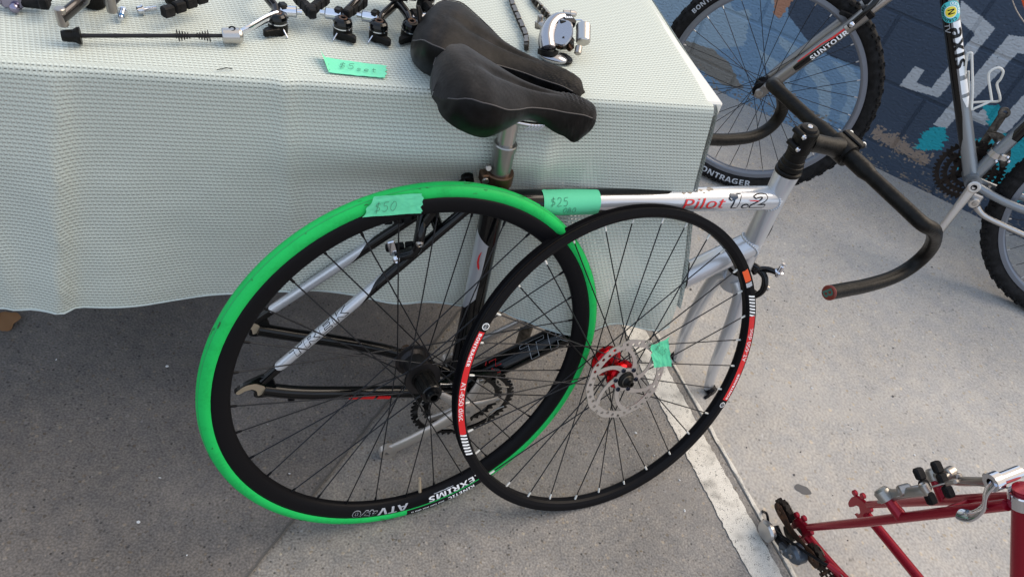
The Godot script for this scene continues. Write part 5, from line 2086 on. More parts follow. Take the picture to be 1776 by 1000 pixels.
func make_red_frame() -> void:
	var F := v3(.463, .1584, .8721)
	var U := v3(-.2918, .9563, -.0188)
	var S := v3(.837, .2458, -.4889)
	# x forward, y up, z towards the rider's left
	var o := thing("red_bike_frame", "stripped dark red bike frame with rusty rear derailleur standing at the right edge", "bicycle frame", Transform3D(Basis(F, U, S).orthonormalized(), v3(.726, .0845, -.8071)))
	var SC := v3(.254, .441, 0)
	var SL := v3(.245, .448, 0)
	var BB := v3(.417, .055, 0)
	var Z := v3(0, 0, 1)
	for k in [-1.0, 1.0]:
		var ss := MB.new()
		ss.tube([v3(.016, .034, k * .066), v3(.104, .184, k * .052), v3(.247, .431, k * .017)], [.0070, .0079, .0078], 18)
		var stay := part(o, "seat_stay", ss, M.ruby)
		if k < 0:
			var lb := MB.new()
			lb.shell(v3(.016, .034, -.066), v3(.247, .431, -.017), .0083, .0083, [[.42, 130, 180], [.50, 130, 180]], Z, 5)
			part(stay, "dark_label", lb, M.gloss)
			var lb2 := MB.new()
			lb2.shell(v3(.016, .034, -.066), v3(.247, .431, -.017), .0083, .0083, [[.505, 130, 178], [.585, 130, 178]], Z, 5)
			part(stay, "pale_label", lb2, M.pale)
		var cs := MB.new()
		cs.tube(spline([v3(.020, .004, k * .066), v3(.10, .012, k * .062), v3(.24, .034, k * .048), v3(.40, .054, k * .028)], 5), .0092, 18)
		part(o, "chain_stay", cs, M.ruby)
		rf_dropout(o, k)
		# cantilever boss, arm, pad
		var B := v3(.148, .258, k * .040)
		var bs := MB.new()
		bs.tube([B, B + v3(-.034, .014, k * .006)], [.010, .0085], 14)
		part(o, "brake_boss", bs, M.ruby)
		var P := B + v3(-.038, .016, k * .008)
		var ar := MB.new()
		ar.lathe(P, v3(-.9, .4, k * .2), [[-.010, 0], [-.010, .0125], [.006, .0125], [.010, .009], [.010, 0]], 18)
		var ap: Array = [v3(.113, .272, -.038), v3(.122, .286, -.040), v3(.136, .312, -.042), v3(.150, .334, -.040), v3(.158, .344, -.034)] if k < 0 else [v3(.113, .274, .044), v3(.128, .288, .048), v3(.146, .306, .050), v3(.168, .338, .046), v3(.188, .370, .040)]
		ar.tube(spline(ap, 4), [.0098, .0098, .0095, .0092, .009, .0088, .0086, .0084, .0082, .008, .0078, .0076, .0074, .0072, .007, .007, .007], 12, true, .7)
		var arm := part(o, "brake_arm", ar, M.brakegrey)
		var pc := v3(.1425, .325, k * .016)
		var pdir := v3(.82, -.57, 0).normalized()
		var ps := MB.new()
		ps.cyl(pc, pc + v3(-.012, -.012, k * .034), .0040, 12)
		ps.cyl(pc + v3(-.008, -.008, k * .016), pc + v3(-.012, -.012, k * .034), .0088, 14, .002)
		part(arm, "pad_post", ps, M.steel)
		for j in 3:
			var pd := MB.new()
			pd.box(pc + pdir * (-.0190 + .0190 * j), v3(.0182, .0125, .0135), .0025, Basis(pdir, v3(0, 0, 1).cross(pdir), v3(0, 0, 1)))
			part(arm, "brake_pad", pd, M.rubber)
		for q in [ap[2], ap[4]]:
			var bo := MB.new()
			bo.lathe(q + v3(-.004, .003, 0), v3(-.7, .6, k * .2), [[-.006, 0], [-.006, .0072], [.005, .0072], [.007, .005], [.005, .003], [.005, 0]], 12)
			part(arm, "cable_bolt", bo, M.steel)
		var spn := MB.new()
		spn.tube([P + v3(-.006, -.004, -k * .006), P + v3(.002, -.022, -k * .012), P + v3(-.006, -.034, -k * .004)], .0026, 8)
		part(arm, "spring_pin", spn, M.steel)
	var br := MB.new()
	br.tube([v3(.184, .316, -.032), v3(.184, .316, .032)], .0060, 12)
	part(o, "brake_bridge", br, M.ruby)
	var sw := MB.new()
	sw.tube([v3(.134, .305, -.052), v3(.160, .352, -.010), v3(.165, .358, 0)], .0013, 6)
	sw.tube([v3(.150, .318, .046), v3(.164, .352, .010), v3(.165, .358, 0)], .0013, 6)
	sw.tube([v3(.165, .358, 0), v3(.205, .405, 0), v3(.243, .450, .004)], .0013, 6)
	part(o, "straddle_cable", sw, M.steel)
	var rnd := RandomNumberGenerator.new()
	rnd.seed = 9
	var chips := MB.new()
	for k in 16:
		var t0 := rnd.randf_range(.05, .95)
		var a0 := rnd.randf_range(80, 190)
		chips.shell(v3(.016, .034, -.066), v3(.247, .431, -.017), .0082, .0082, [[t0, a0, a0 + 2], [t0 + .003, a0 - 6, a0 + 7], [t0 + .008, a0, a0 + 3]], Z, 3)
	part(o, "paint_chips", chips, M.dullsteel).set_meta("kind", "stuff")
	var yk := MB.new()
	yk.prism(soft([Vector2(-.010, -.008), Vector2(.010, -.008), Vector2(.004, .012), Vector2(-.004, .012)], 3), .006, .001, Transform3D(Basis(v3(0, 0, 1), v3(.5, .86, 0), v3(-.86, .5, 0)), v3(.165, .358, 0)))
	part(o, "cable_yoke", yk, M.steel)
	var stb := MB.new()
	stb.tube([BB, SC + (SC - BB).normalized() * .020], .0148, 24)
	part(o, "seat_tube", stb, M.ruby)
	var bsh := MB.new()
	bsh.lathe(BB, Z, [[-.035, .008], [-.035, .0205], [.035, .0205], [.035, .008]], 24)
	part(o, "bottom_bracket", bsh, M.ruby)
	var TT := MB.new()
	TT.tube([SC, v3(.74, .52, 0)], .0145, 18)
	part(o, "top_tube", TT, M.ruby)
	var DT := MB.new()
	DT.tube([BB, v3(.78, .43, 0)], .0160, 18)
	part(o, "down_tube", DT, M.ruby)
	var HT := MB.new()
	HT.tube([v3(.725, .57, 0), v3(.795, .40, 0)], .0185, 18)
	part(o, "head_tube", HT, M.ruby)
	# quick-release collar and lever
	var ud := (SC - BB).normalized()
	var qr := MB.new()
	qr.lathe(SC + ud * .004, ud, [[-.010, .0155], [-.010, .0195], [.008, .0195], [.010, .0185], [.010, .0155]], 24)
	qr.cyl(SL + v3(-.020, .012, -.026), SL + v3(-.020, .012, .014), .0085, 16, .002)
	var qp := part(o, "seat_clamp", qr, M.chrome)
	var lv := MB.new()
	lv.tube(spline([SL + v3(-.020, .012, -.028), SL + v3(-.018, -.006, -.034), SL + v3(-.012, -.034, -.034), SL + v3(-.016, -.058, -.040), SL + v3(-.030, -.070, -.044)], 5), [.012, .0115, .011, .0105, .010, .0095, .009, .009, .0088, .0088, .0088, .009, .0092, .0095, .0098, .010, .010, .010, .0098, .0092, .007], 14, true, .38, v3(-.6, .2, .77))
	part(qp, "clamp_lever", lv, M.chrome)
	var rg := MB.new()
	rg.lathe(SL + v3(-.020, .012, -.028), Z, [[-.006, .006], [-.006, .0125], [.006, .0125], [.006, .006]], 18)
	part(qp, "lever_eye", rg, M.chrome)
	var stp := MB.new()
	stp.tube([SC + v3(.004, -.030, .019), SC + v3(.002, -.012, .022)], .0065, 14)
	stp.lathe(SC + v3(.004, -.030, .019), v3(-.1, .9, .1), [[-.002, .002], [-.002, .0085], [.004, .0085], [.004, .006]], 14)
	part(o, "cable_stop", stp, M.ruby)
	# rear derailleur, hanging on the ground
	var rd := MB.new()
	rd.tube(spline([v3(-.036, -.030, -.098), v3(-.012, -.034, -.100), v3(.014, -.024, -.102), v3(.036, -.010, -.102)], 4), [.013, .013, .0128, .0125, .0122, .012, .012, .012, .012, .012, .0125, .013, .0135], 14, true, .8)
	var rdp := part(o, "rear_derailleur", rd, M.darkmetal)
	var kn := MB.new()
	kn.prism(soft([Vector2(-.052, -.016), Vector2(-.030, -.006), Vector2(-.008, -.016), Vector2(-.014, -.046), Vector2(-.036, -.052), Vector2(-.054, -.040)], 4), .014, .004, Transform3D(Basis(v3(1, 0, 0), .25), v3(0, .004, -.110)))
	part(rdp, "body_plate", kn, M.alloy)
	var kn2 := MB.new()
	kn2.lathe(v3(.036, -.010, -.090), v3(0, .1, -1), [[0, 0], [0, .0195], [.016, .0195], [.022, .0150], [.022, 0]], 20)
	kn2.box(v3(.016, -.024, -.106), v3(.030, .024, .018), .004, Basis(Z, .5))
	part(rdp, "knuckle", kn2, M.darkmetal2)
	var hg := MB.new()
	hg.prism(soft([Vector2(-.014, -.004), Vector2(.006, -.010), Vector2(.004, -.034), Vector2(-.018, -.040), Vector2(-.030, -.022)], 4), .008, .001, Transform3D(Basis(), v3(0, 0, -.080)))
	part(rdp, "hanger_bolt_plate", hg, M.satin)
	for z in [-.0835, -.0665]:
		var cg := MB.new()
		cg.prism(soft([Vector2(-.064, .012), Vector2(-.050, .024), Vector2(-.030, .018), Vector2(-.008, .006), Vector2(.036, .012), Vector2(.056, .024), Vector2(.078, .010), Vector2(.074, -.012), Vector2(.050, -.018), Vector2(.020, -.008), Vector2(-.012, -.014), Vector2(-.044, -.012), Vector2(-.062, -.004)], 3), .0018, 0.0, Transform3D(Basis(), v3(0, 0, z)))
		part(rdp, "derailleur_cage", cg, M.rust if z < -.07 else M.dullsteel)
	for e in [v3(-.044, .006, -.075), v3(.058, .003, -.075)]:
		var pw := chainring(11, .009, 0.0, .008)
		var pp := part(rdp, "pulley", pw, M.darkrust)
		pp.position = e
		var pb := MB.new()
		pb.cyl(e - Z * .012, e + Z * .010, .0060, 12, .001)
		part(rdp, "pulley_bolt", pb, M.bronze)
	for q in [v3(-.040, -.026, -.118), v3(-.022, -.034, -.117), v3(.036, -.008, -.113), v3(.016, -.024, -.116)]:
		var sb := MB.new()
		sb.lathe(q, v3(0, 0, -1), [[-.002, 0], [-.002, .0046], [.002, .0044], [.0028, .002], [.001, .0018], [.001, 0]], 12)
		part(rdp, "derailleur_screw", sb, M.steel)
	var ca := MB.new()
	ca.tube(spline([v3(-.052, -.040, -.098), v3(-.066, -.030, -.094), v3(-.084, -.050, -.088), v3(-.112, -.084, -.082), v3(-.130, -.097, -.080), v3(-.134, -.102, -.080), v3(-.118, -.090, -.086), v3(-.060, -.046, -.100), v3(.0, -.004, -.104), v3(.070, .022, -.086), v3(.092, .026, -.074)], 6), .0028, 8)
	part(o, "cable_housing", ca, M.black)
	var fer := MB.new()
	fer.tube([v3(.088, .026, -.076), v3(.112, .028, -.068)], .0055, 12)
	part(o, "housing_stop", fer, M.ruby)
	var wr := MB.new()
	wr.tube([v3(.112, .028, -.068), v3(.25, .036, -.052), v3(.40, .045, -.03)], .0009, 6)
	part(o, "gear_cable", wr, M.steel)
	# rusty chain runs forward off the lower pulley
	var kinds := chain_links()
	for strand in [[v3(.052, -.016, -.075), v3(.30, -.060, -.060)], [v3(.072, .002, -.075), v3(.30, .02, -.060)]]:
		for k in 18:
			var u: float = k * .0127 / strand[0].distance_to(strand[1])
			var p: Vector3 = strand[0].lerp(strand[1], u) + v3(0, .004 * sin(k * .8), .002 * sin(k * 1.3))
			var dir: Vector3 = (strand[1] - strand[0]).normalized()
			part(o, "chain_link", kinds[k % 2], M.rust, Transform3D(Basis(dir, Z.cross(dir).normalized(), Z).orthonormalized(), p))

func chain_links() -> Array:
	# inner and outer link, pins along z, centred on the pitch
	var out := []
	for e in [[.0030, .0012], [.0044, .0012]]:
		var b := MB.new()
		var pl := PackedVector2Array()
		for k in 24:
			var a := TAU * k / 24.0
			var x := cos(a)
			pl.append(Vector2((.00635 if x > 0 else -.00635) * min(abs(x) * 3.0, 1.0) + x * .0042, sin(a) * (.0043 - .0014 * pow(1 - min(abs(x) * 1.6, 1.0), 2))))
		for s in [-1.0, 1.0]:
			b.prism(pl, e[1], .0003, Transform3D(Basis(), v3(0, 0, s * e[0])))
		for x in [-.00635, .00635]:
			b.cyl(v3(x, 0, -.0048), v3(x, 0, .0048), .0019 if e[0] > .004 else .0036, 10)
		out.append(b.mesh())
	return out

# ---------------------------------------------------------------- things lying on the table
const TOP := .7466

func brake_arm(k: float) -> Array:
	# k: the side its pad is on. Returns [name, mesh, material, parent index]
	var Y := Vector3.UP
	var drum := MB.new()
	drum.lathe(Vector3.ZERO, Y, [[0, 0], [0, .0112], [.001, .0118], [.0125, .0118], [.0132, .0112], [.0132, 0]], 28)
	drum.prism(soft([Vector2(-k * .004, .006), Vector2(-k * .014, .004), Vector2(-k * .021, .010), Vector2(-k * .020, .017), Vector2(-k * .010, .014), Vector2(k * .002, .012)], 3), .0085, .001, Transform3D(Basis(v3(1, 0, 0), v3(0, 0, 1), v3(0, -1, 0)), v3(0, .006, 0)))
	var ring := MB.new()
	ring.lathe(Vector3.ZERO, Y, [[.0132, .010], [.0132, .0121], [.0146, .0121], [.0146, .010]], 28)
	var cap := MB.new()
	cap.lathe(Vector3.ZERO, Y, [[.0146, .0116], [.0185, .0118], [.0220, .0108], [.0245, .0085], [.0250, .0060], [.0232, .0055], [.0232, 0]], 28)
	var hole := MB.new()
	hole.lathe(Vector3.ZERO, Y, [[.0240, .0032], [.0254, .0034], [.0256, .0052], [.0250, .0056]], 18)
	var arm := MB.new()
	arm.tube(spline([v3(0, .018, -.004), v3(k * .002, .022, -.020), v3(-k * .006, .030, -.045), v3(-k * .004, .034, -.070), v3(k * .006, .030, -.095)], 6), .0072, 14, true, .7)
	var groove := MB.new()
	groove.tube(spline([v3(k * .001, .0272, -.018), v3(-k * .006, .0352, -.043), v3(-k * .004, .0392, -.066)], 6), .0021, 8)
	var tip := MB.new()
	tip.cyl(v3(k * .006, .020, -.092), v3(k * .006, .040, -.092), .0055, 14, .001)
	var post := MB.new()
	post.cyl(v3(k * .006, .020, -.014), v3(k * .026, .020, -.010), .0068, 14, .001)
	post.cyl(v3(k * .024, .020, -.0104), v3(k * .032, .020, -.009), .0034, 10)
	var bracket := MB.new()
	bracket.box(v3(k * .011, .019, -.016), v3(.012, .018, .016), .003)
	var pin := MB.new()
	pin.tube([v3(k * .004, .008, .010), v3(k * .007, .001, .018)], .0011, 6)
	var pads := []
	for j in 4:
		var pd := MB.new()
		pd.box(v3(k * (.037 + .0012 * j), .020 + .0016 * j, -.044 + .0152 * j), v3(.0098, .0125, .0145), .0016, Basis(Vector3.UP, k * .08))
		pads.append(pd.mesh())
	return [drum.mesh(), ring.mesh(), cap.mesh(), hole.mesh(), arm.mesh(), groove.mesh(), tip.mesh(), post.mesh(), bracket.mesh(), pin.mesh(), pads]

func put_arm(ms: Array, xf: Transform3D, label: String) -> void:
	var o := thing("brake_arm", label, "brake arm", xf, "loose brake arms of the five dollar sets")
	o.scale = Vector3.ONE * 1.12
	part(o, "pivot_drum", ms[0], M.satin)
	part(o, "steel_ring", ms[1], M.chrome)
	var c := part(o, "pivot_cap", ms[2], M.gloss)
	part(c, "pivot_socket", ms[3], M.bronze)
	var a := part(o, "arm", ms[4], M.gunmetal)
	part(a, "arm_groove", ms[5], M.black)
	part(o, "cable_clamp", ms[6], M.steel)
	part(o, "pad_post", ms[7], M.chrome)
	part(o, "pad_bracket", ms[8], M.satin)
	part(o, "spring_pin", ms[9], M.chrome)
	for p in ms[10]:
		part(o, "brake_pad", p, M.rubber)

func turned(deg: float, at: Vector3, tilt := 0.0, roll := 0.0) -> Transform3D:
	return Transform3D(Basis(Vector3.UP, deg_to_rad(deg)) * Basis(v3(1, 0, 0), deg_to_rad(tilt)) * Basis(v3(0, 0, 1), deg_to_rad(roll)), at)

func make_table_items() -> void:
	var Y := Vector3.UP
	# second saddle, lying right behind the mounted one
	var so := thing("loose_saddle", "worn black saddle lying on the table behind the mounted saddle", "saddle", Transform3D(Basis(v3(.985, -.14, -.08), v3(.13, .985, -.03), v3(.085, .02, .996)).orthonormalized(), v3(-.226, .803, -.928)))
	saddle_on(so, Transform3D(), .258, .155, .0006, 12, false)
	for k in [-1.0, 1.0]:
		var rl := MB.new()
		rl.tube(spline([v3(.035, -.030, k * .036), v3(.08, -.046, k * .024), v3(.15, -.046, k * .022), v3(.22, -.030, k * .012)], 5), .0035, 10)
		part(so, "saddle_rail", rl, M.steel)
	var ez := MB.new()
	for k in 5:
		ez.tube([v3(.004, -.004 - .0018 * k, -.010 + .003 * k), v3(-.004, .004 + .002 * k, -.016 + .005 * k)], .002, 5)
	part(so, "frayed_edge", ez, M.cover)
	# quick-release skewer
	var a := v3(-.6000, TOP + .0105, -.7195)
	var b := v3(-.4440, TOP + .0110, -.8185)
	var ax := (b - a).normalized()
	var sk := thing("axle_skewer", "long thin quick-release axle skewer with two springs and silver lever", "axle skewer")
	var rod := MB.new()
	rod.tube([a, b], .0026, 10)
	part(sk, "rod", rod, M.darkmetal)
	var nut := MB.new()
	nut.lathe(a, ax, [[-.009, 0], [-.009, .0062], [-.004, .0072], [.004, .0078], [.008, .0104], [.0115, .0106], [.0115, 0]], 9)
	part(sk, "cone_nut", nut, M.satin)
	var e1 := ax.cross(Y).normalized()
	for s in [[.118, .016, 1.0], [.142, .016, -1.0]]:
		var sp := MB.new()
		var pts := []
		for k in 56:
			var u := k / 55.0
			var r: float = lerpf(.0032, .0078, u if s[2] < 0 else 1.0 - u)
			pts.append(a + ax * (s[0] + s[1] * u) + e1 * cos(u * TAU * 5) * r + Y * (sin(u * TAU * 5) * r))
		sp.tube(pts, .00055, 5)
		part(sk, "spring", sp, M.gloss)
	var hd := MB.new()
	hd.lathe(b, ax, [[-.012, 0], [-.012, .0095], [-.0105, .0102], [.009, .0102], [.0125, .0080], [.014, .0050], [.014, 0]], 24)
	var hdp := part(sk, "lever_head", hd, M.alloy)
	var eye := MB.new()
	eye.lathe(b + v3(0, .0098, 0) - ax * -.001, Y + v3(.1, 0, .25), [[0, .0024], [.0006, .0024], [.0006, .0045], [0, .0047]], 18)
	part(hdp, "lever_pivot", eye, M.black)
	var lv := MB.new()
	lv.tube(spline([b + ax * .008 + v3(0, .003, 0), b + ax * .020 + v3(.0, .008, -.006), b + v3(.028, .013, -.043), b + v3(.036, .013, -.064)], 5), [.0045, .0045, .0048, .005, .0052, .0054, .0054, .0054, .0054, .0056, .0058, .006, .006, .006, .006, .0045], 12, true, .45)
	part(sk, "lever", lv, M.chrome)
	# brake arms
	M.gunmetal = mk(Color(.27, .265, .27), .2, .9)
	var R := brake_arm(1.0)
	var L := brake_arm(-1.0)
	put_arm(R, turned(38, v3(-.4080, TOP, -.8790), 0), "black brake arm touching the tip of the silver skewer lever")
	put_arm(L, turned(4, v3(-.3285, TOP, -.9150), 0), "black brake arm above the tape note with its pad leaning left")
	put_arm(L, turned(0, v3(-.2830, TOP, -.9350), 0), "black brake arm between two others right of the tape note")
	put_arm(R, turned(42, v3(-.2440, TOP + .002, -.9600), 8), "rightmost black brake arm, beside the loose saddle")
	put_arm(L, turned(150, v3(-.2900, TOP + .018, -1.03), 14), "black brake arm piled behind the middle two arms")
	put_arm(R, turned(60, v3(-.2440, TOP + .016, -1.035), 8), "black brake arm heaped at the back, nearest the chain")
	put_arm(R, turned(200, v3(-.6330, TOP, -.8180), 0), "brake arm cut by the top of the photo, left of the two loose bolts")
	put_arm(L, turned(160, v3(-.5500, TOP, -.8760), 0), "brake arm cut by the top of the photo, right of the two loose bolts")
	# a brake shoe holder at the left end
	var bh := thing("shoe_holder", "violet-tinted steel shoe holder with a short black stub at the left end", "brake part", turned(22, v3(-.7020, TOP, -.7600)))
	var bx := MB.new()
	bx.box(v3(0, .011, 0), v3(.024, .018, .016), .003)
	part(bh, "holder", bx, M.purple)
	var stub := MB.new()
	stub.tube([v3(.011, .010, 0), v3(.030, .009, -.002)], [.0065, .0068], 14)
	part(bh, "stub", stub, M.rubber)
	var knob := MB.new()
	knob.ball(v3(.004, .0062, .0115), v3(.0062, .0062, .0052))
	part(bh, "domed_nut", knob, M.purple)
	var rodd := MB.new()
	rodd.tube([v3(-.010, .010, 0), v3(-.05, .012, .004)], .006, 10)
	part(bh, "arm", rodd, M.purple)
	# two zinc bolts
	for e in [[v3(-.5905, TOP, -.8115), 205.0, "zinc bolt with blue thread-lock pointing left"], [v3(-.5745, TOP, -.8285), 320.0, "short zinc bolt lying head-on beside the blue one"]]:
		var bt := thing("loose_bolt", e[2], "bolt", turned(e[1], e[0] + v3(0, .0058, 0)))
		var hx := MB.new()
		hx.lathe(Vector3.ZERO, v3(0, 0, -1), [[-.006, 0], [-.006, .0030], [-.005, .0050], [0, .0054], [.0, .0068], [.0018, .0068], [.0018, 0]], 16)
		part(bt, "head", hx, M.chrome)
		var th := MB.new()
		var pr := []
		for k in 12:
			pr.append([.0018 + k * .0015, .0029])
			pr.append([.0018 + k * .0015 + .0007, .0034])
		pr.append([.020, 0])
		th.lathe(Vector3.ZERO, v3(0, 0, -1), pr, 14)
		part(bt, "thread", th, M.chrome)
		if e[1] < 300:
			var tl := MB.new()
			tl.lathe(Vector3.ZERO, v3(0, 0, -1), [[.010, .0035], [.015, .0036]], 14)
			part(bt, "thread_lock", tl, M.blue)
	# tape note
	var tp := MB.new()
	var q := TOP + .0014
	tape_sheet(tp, v3(-.3085, q, -.8115), v3(-.2400, q, -.8350), v3(-.2480, q, -.8665), v3(-.3260, q, -.8450), Y, .0012, 21, .0005)
	var note := thing("tape_note", "flat strip of green tape on the cloth priced five dollars a set", "tape note")
	part(note, "tape", tp, M.tapelight)
	var up := MB.new()
	up.grid(6, 6, func(u, w): return v3(-.3065, q, -.8120).lerp(v3(-.3245, q, -.8450), w) + v3(-.0105, 0, -.001) * u * (.4 + .6 * w) + Y * (.009 * u * u * (.3 + w)))
	part(note, "curled_end", up, M.tapelight)
	var pn := MB.new()
	var along := v3(.0685, 0, -.0235).normalized()
	var upd := v3(-.0100, 0, -.032).normalized()
	pen(pn, "$5", .0150, func(x, y): return [v3(-.3010, q + .0022, -.8250) + along * x + upd * y, Y])
	pen(pn, "set", .0130, func(x, y): return [v3(-.2790, q + .0022, -.8300) + along * x + upd * y, Y])
	part(note, "handwriting", pn, M.ink)
	# rear derailleur standing on the table
	make_loose_derailleur()
	# chain lying in a loop behind it
	var ch := thing("loose_chain", "greasy steel bicycle chain lying across the cloth behind the saddles", "chain")
	var kinds := chain_links()
	var path := spline([v3(-.0790, 0, -1.030), v3(-.0850, 0, -1.060), v3(-.1065, 0, -1.112), v3(-.1330, 0, -1.180), v3(-.150, 0, -1.26), v3(-.140, 0, -1.34), v3(-.118, 0, -1.345), v3(-.105, 0, -1.28), v3(-.0970, 0, -1.205), v3(-.074, 0, -1.168), v3(-.052, 0, -1.132), v3(-.045, 0, -1.112)], 10)
	var run := 0.0
	var made := 0
	for k in path.size() - 1:
		var seg: float = path[k].distance_to(path[k + 1])
		while run <= seg:
			var p: Vector3 = path[k].lerp(path[k + 1], run / seg)
			var d: Vector3 = (path[k + 1] - path[k]).normalized()
			var up2 := v3(.32 * d.z, 1.0, -.32 * d.x).normalized()
			p.y = TOP + .0062
			part(ch, "link", kinds[made % 2], M.chainsteel if made % 2 else M.dullsteel, Transform3D(Basis(d, up2.cross(d).normalized(), up2).orthonormalized(), p))
			made += 1
			run += .0127
		run -= seg

func make_loose_derailleur() -> void:
	var R := ALONG
	var A := v3(-.392, 0, -.92)
	# x right, y up, z toward the front edge
	var o := thing("loose_derailleur", "polished silver rear derailleur standing on the cloth beside the chain", "derailleur", Transform3D(Basis(R, Vector3.UP, -A), v3(-.045, TOP, -1.060)))
	var Y := Vector3.UP
	var b1 := MB.new()
	b1.tube(spline([v3(-.017, .014, .040), v3(-.017, .024, .024), v3(-.011, .033, .008), v3(.002, .039, -.006), v3(.014, .040, -.012)], 6), [.0150, .0150, .0150, .0148, .0146, .0144, .0142, .014, .0138, .0136, .0134, .0132, .013, .013, .0128, .0128, .0126, .0124, .0122, .012, .0118, .0116, .0114, .0112, .011], 18, true, .85)
	part(o, "upper_body", b1, M.dimchrome)
	var ringb := MB.new()
	ringb.lathe(v3(-.016, .006, .044), v3(.0, 1, -.35), [[.002, .0140], [.002, .0158], [.009, .0160], [.009, .0140]], 28)
	part(o, "black_collar", ringb, M.satin)
	var foot := MB.new()
	foot.ball(v3(-.008, .0065, .050), v3(.022, .0075, .0115), Basis(Y, -.30))
	part(o, "lower_knuckle", foot, M.dimchrome)
	var outer := MB.new()
	outer.prism(soft([Vector2(-.012, -.008), Vector2(.020, -.010), Vector2(.028, .004), Vector2(.022, .020), Vector2(.010, .024), Vector2(.004, .010)], 4), .004, .001, Transform3D(Basis(v3(1, 0, 0), v3(0, 0, -1), Y), v3(-.002, .0035, .050)))
	part(o, "cage_plate", outer, M.satin)
	var core := MB.new()
	core.box(v3(.012, .020, .014), v3(.026, .022, .034), .005, Basis(Y, .3))
	part(o, "inner_linkage", core, M.darkmetal)
	var blade := MB.new()
	blade.prism(soft([Vector2(-.020, -.020), Vector2(.010, -.026), Vector2(.022, -.006), Vector2(.018, .016), Vector2(-.006, .020), Vector2(-.022, .006)], 4), .006, .002, Transform3D(Basis(v3(.95, .1, .3), v3(-.25, .55, -.8), v3(-.2, .83, .55)).orthonormalized(), v3(.004, .034, .016)))
	part(o, "outer_link", blade, M.dimchrome)
	var link := MB.new()
	link.box(v3(.020, .040, -.004), v3(.024, .016, .022), .004, Basis(Y, .15))
	part(o, "linkage_block", link, M.darkmetal)
	var pan := MB.new()
	pan.box(v3(.008, .0450, .002), v3(.010, .004, .017), .001, Basis(Y, .12))
	part(o, "black_panel", pan, M.gloss)
	var pl := MB.new()
	for k in 4:
		pl.box(v3(.014 + .0035 * k, .0486, .000 - .0006 * k), v3(.0022, .0006, .0048), 0.0, Basis(Y, .15))
	part(link_parent(o), "printed_marks", pl, M.white)
	var cyl := MB.new()
	cyl.lathe(v3(.040, .030, .028), v3(.10, .55, -.83), [[-.006, 0], [-.006, .0098], [-.004, .0112], [.022, .0114], [.024, .0105], [.024, .0075], [.0225, .0070], [.0225, 0]], 28)
	part(o, "front_knuckle", cyl, M.alloy)
	var disk := MB.new()
	disk.lathe(v3(.040, .030, .028), v3(.10, .55, -.83), [[.0228, 0], [.0228, .0068], [.0242, .0060], [.0242, 0]], 20)
	part(o, "knuckle_cap", disk, M.plastic)
	var fix := MB.new()
	fix.cyl(v3(.033, .022, .036), v3(.030, .014, .046), .0055, 14, .001)
	part(o, "mounting_bolt", fix, M.steel)
	var bar := MB.new()
	bar.lathe(v3(.018, .044, -.024), v3(1, .05, .1), [[0, 0], [0, .0050], [.009, .0052], [.009, .0040], [.011, .0040], [.011, .0056], [.019, .0050], [.021, .003], [.021, 0]], 16)
	part(o, "barrel_adjuster", bar, M.alloy)
	var tb := MB.new()
	tb.lathe(v3(-.016, .030, -.026), Y + v3(-.1, 0, -.2), [[-.014, 0], [-.014, .008], [-.004, .0085], [-.004, .0048], [.004, .0046], [.006, .004], [.006, 0]], 8)
	tb.box(v3(-.010, .026, -.014), v3(.022, .010, .016), .003, Basis(Y, .4))
	part(o, "limit_screw", tb, M.steel)
	var sp := MB.new()
	var pts := []
	for k in 40:
		var u := k / 39.0
		pts.append(v3(.016 + .010 * u, .022 + cos(u * TAU * 5) * .006, .018 + .012 * u + sin(u * TAU * 5) * .006))
	sp.tube(pts, .0012, 6)
	part(o, "spring", sp, M.dullsteel)
	for e in [v3(.022, .016, .030), v3(.012, .020, .012), v3(.004, .018, .030)]:
		var s := MB.new()
		s.lathe(e, v3(.2, .8, .5), [[-.004, 0], [-.004, .0052], [.004, .0052], [.005, .003], [.005, 0]], 12)
		part(o, "pivot", s, M.bronze)
	var cab := MB.new()
	cab.tube(spline([v3(.034, .042, -.008), v3(.044, .044, -.004), v3(.050, .040, .006), v3(.049, .036, .014)], 5), .0013, 6)
	part(o, "wire_link", cab, M.chrome)

func link_parent(o: Node) -> Node:
	return o.get_node("linkage_block")

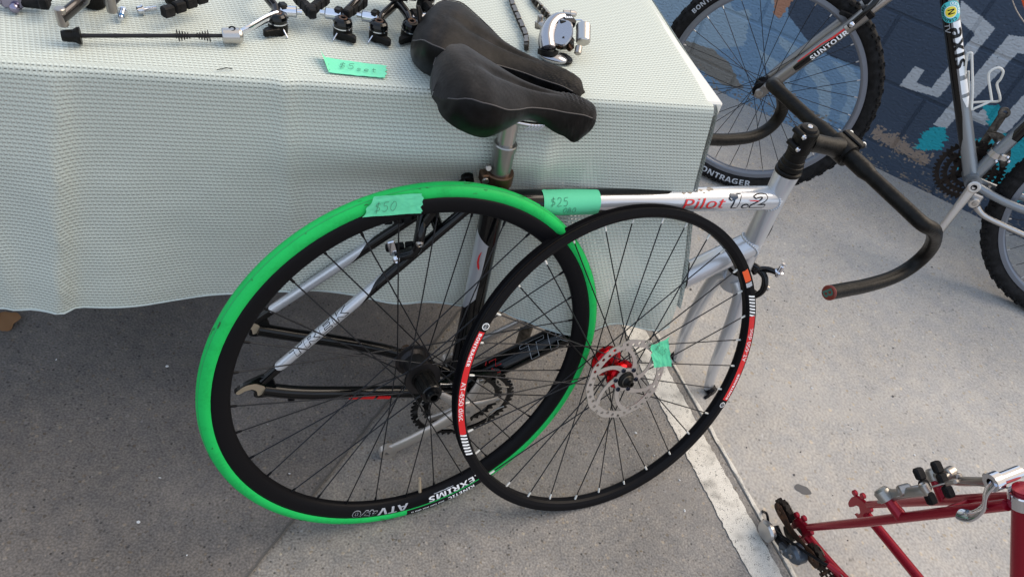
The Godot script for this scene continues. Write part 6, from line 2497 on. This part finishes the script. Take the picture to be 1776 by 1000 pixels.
# ---------------------------------------------------------------- litter on the ground
func make_litter() -> void:
	var lf := MB.new()
	var f := noise(81, 40.0, 2)
	var out := soft([Vector2(-.022, .022), Vector2(.012, .019), Vector2(.024, .006), Vector2(.014, -.006), Vector2(.012, -.024), Vector2(-.004, -.028), Vector2(-.016, -.012), Vector2(-.020, .002)], 3)
	var bm := Basis(v3(.9, .1, -.3), v3(.3, .0, .9), v3(0, 1, 0))
	lf.prism(out, .0008, .0002, Transform3D(Basis(v3(.95, .05, -.30), v3(-.30, .02, -.95), v3(0, 1, 0)).orthonormalized(), v3(0, .004, 0)))
	for k in lf.v.size():
		lf.v[k].y += f.get_noise_2d(lf.v[k].x * 1.2, lf.v[k].z * 1.2) * .006 + .004
	solo("dry_leaf", lf, mk(lin(.27, .135, .055), .8), "curled brown dead leaf on the ground below the cloth hem", "leaf", Transform3D(Basis(), v3(-.967, 0, -.788)))
	var gum := MB.new()
	for k in 24:
		var a := TAU * k / 24.0
		var c := TAU * (k + 1) / 24.0
		var ra := .0150 + .0022 * sin(a * 2 + 1) + .0010 * sin(a * 5)
		var rc := .0150 + .0022 * sin(c * 2 + 1) + .0010 * sin(c * 5)
		gum.tri(v3(.7235, .0022, -.9180), v3(.7235 + cos(a) * ra * 1.1, .0010, -.9180 + sin(a) * ra * .8), v3(.7235 + cos(c) * rc * 1.1, .0010, -.9180 + sin(c) * rc * .8), Vector3.UP)
	struct("gum_spot", gum, mk(lin(.085, .085, .09), .8))
	# grit: small chips of stone and paint scattered on the slabs
	var rng := RandomNumberGenerator.new()
	rng.seed = 12
	var gr := MB.new()
	for k in 260:
		var p := v3(rng.randf_range(-1.2, 1.6), .001, rng.randf_range(-2.3, -.35))
		var r := rng.randf_range(.0008, .0026) * (1.6 if rng.randf() < .12 else 1.0)
		gr.ball(p, v3(r, r * .5, r * rng.randf_range(.6, 1.2)), Basis(Vector3.UP, rng.randf() * TAU), 3, 5)
	var gs := struct("grit", gr, mk(lin(.16, .145, .13), .9))
	gs.set_meta("kind", "stuff")
	gs.set_meta("label", "scattered dark grit and chips lying on the concrete")
	gs.set_meta("category", "grit")
	var fk := MB.new()
	for k in 70:
		var p := v3(rng.randf_range(.3, 1.7), .0012, rng.randf_range(-2.1, -.5))
		if k > 55:
			p = v3(rng.randf_range(-1.1, -.1), .0045, rng.randf_range(-.85, -.35))
		var r := rng.randf_range(.0012, .0042)
		fk.ball(p, v3(r, .0005, r * rng.randf_range(.3, 1.0)), Basis(Vector3.UP, rng.randf() * TAU), 3, 6)
	var fs := struct("paint_flecks", fk, mk(lin(.62, .63, .63), .8))
	fs.set_meta("kind", "stuff")
	fs.set_meta("label", "small white paint flecks scattered over the concrete")
	fs.set_meta("category", "paint flecks")
	# a thread and crumbs on the cloth
	var th := MB.new()
	th.tube(spline([v3(-.4300, TOP + .001, -.7480), v3(-.4220, TOP + .0016, -.7560), v3(-.4150, TOP + .001, -.7590)], 4), .0006, 5)
	solo("lint_thread", th, M.gloss, "short dark thread on the cloth near its front edge", "thread")
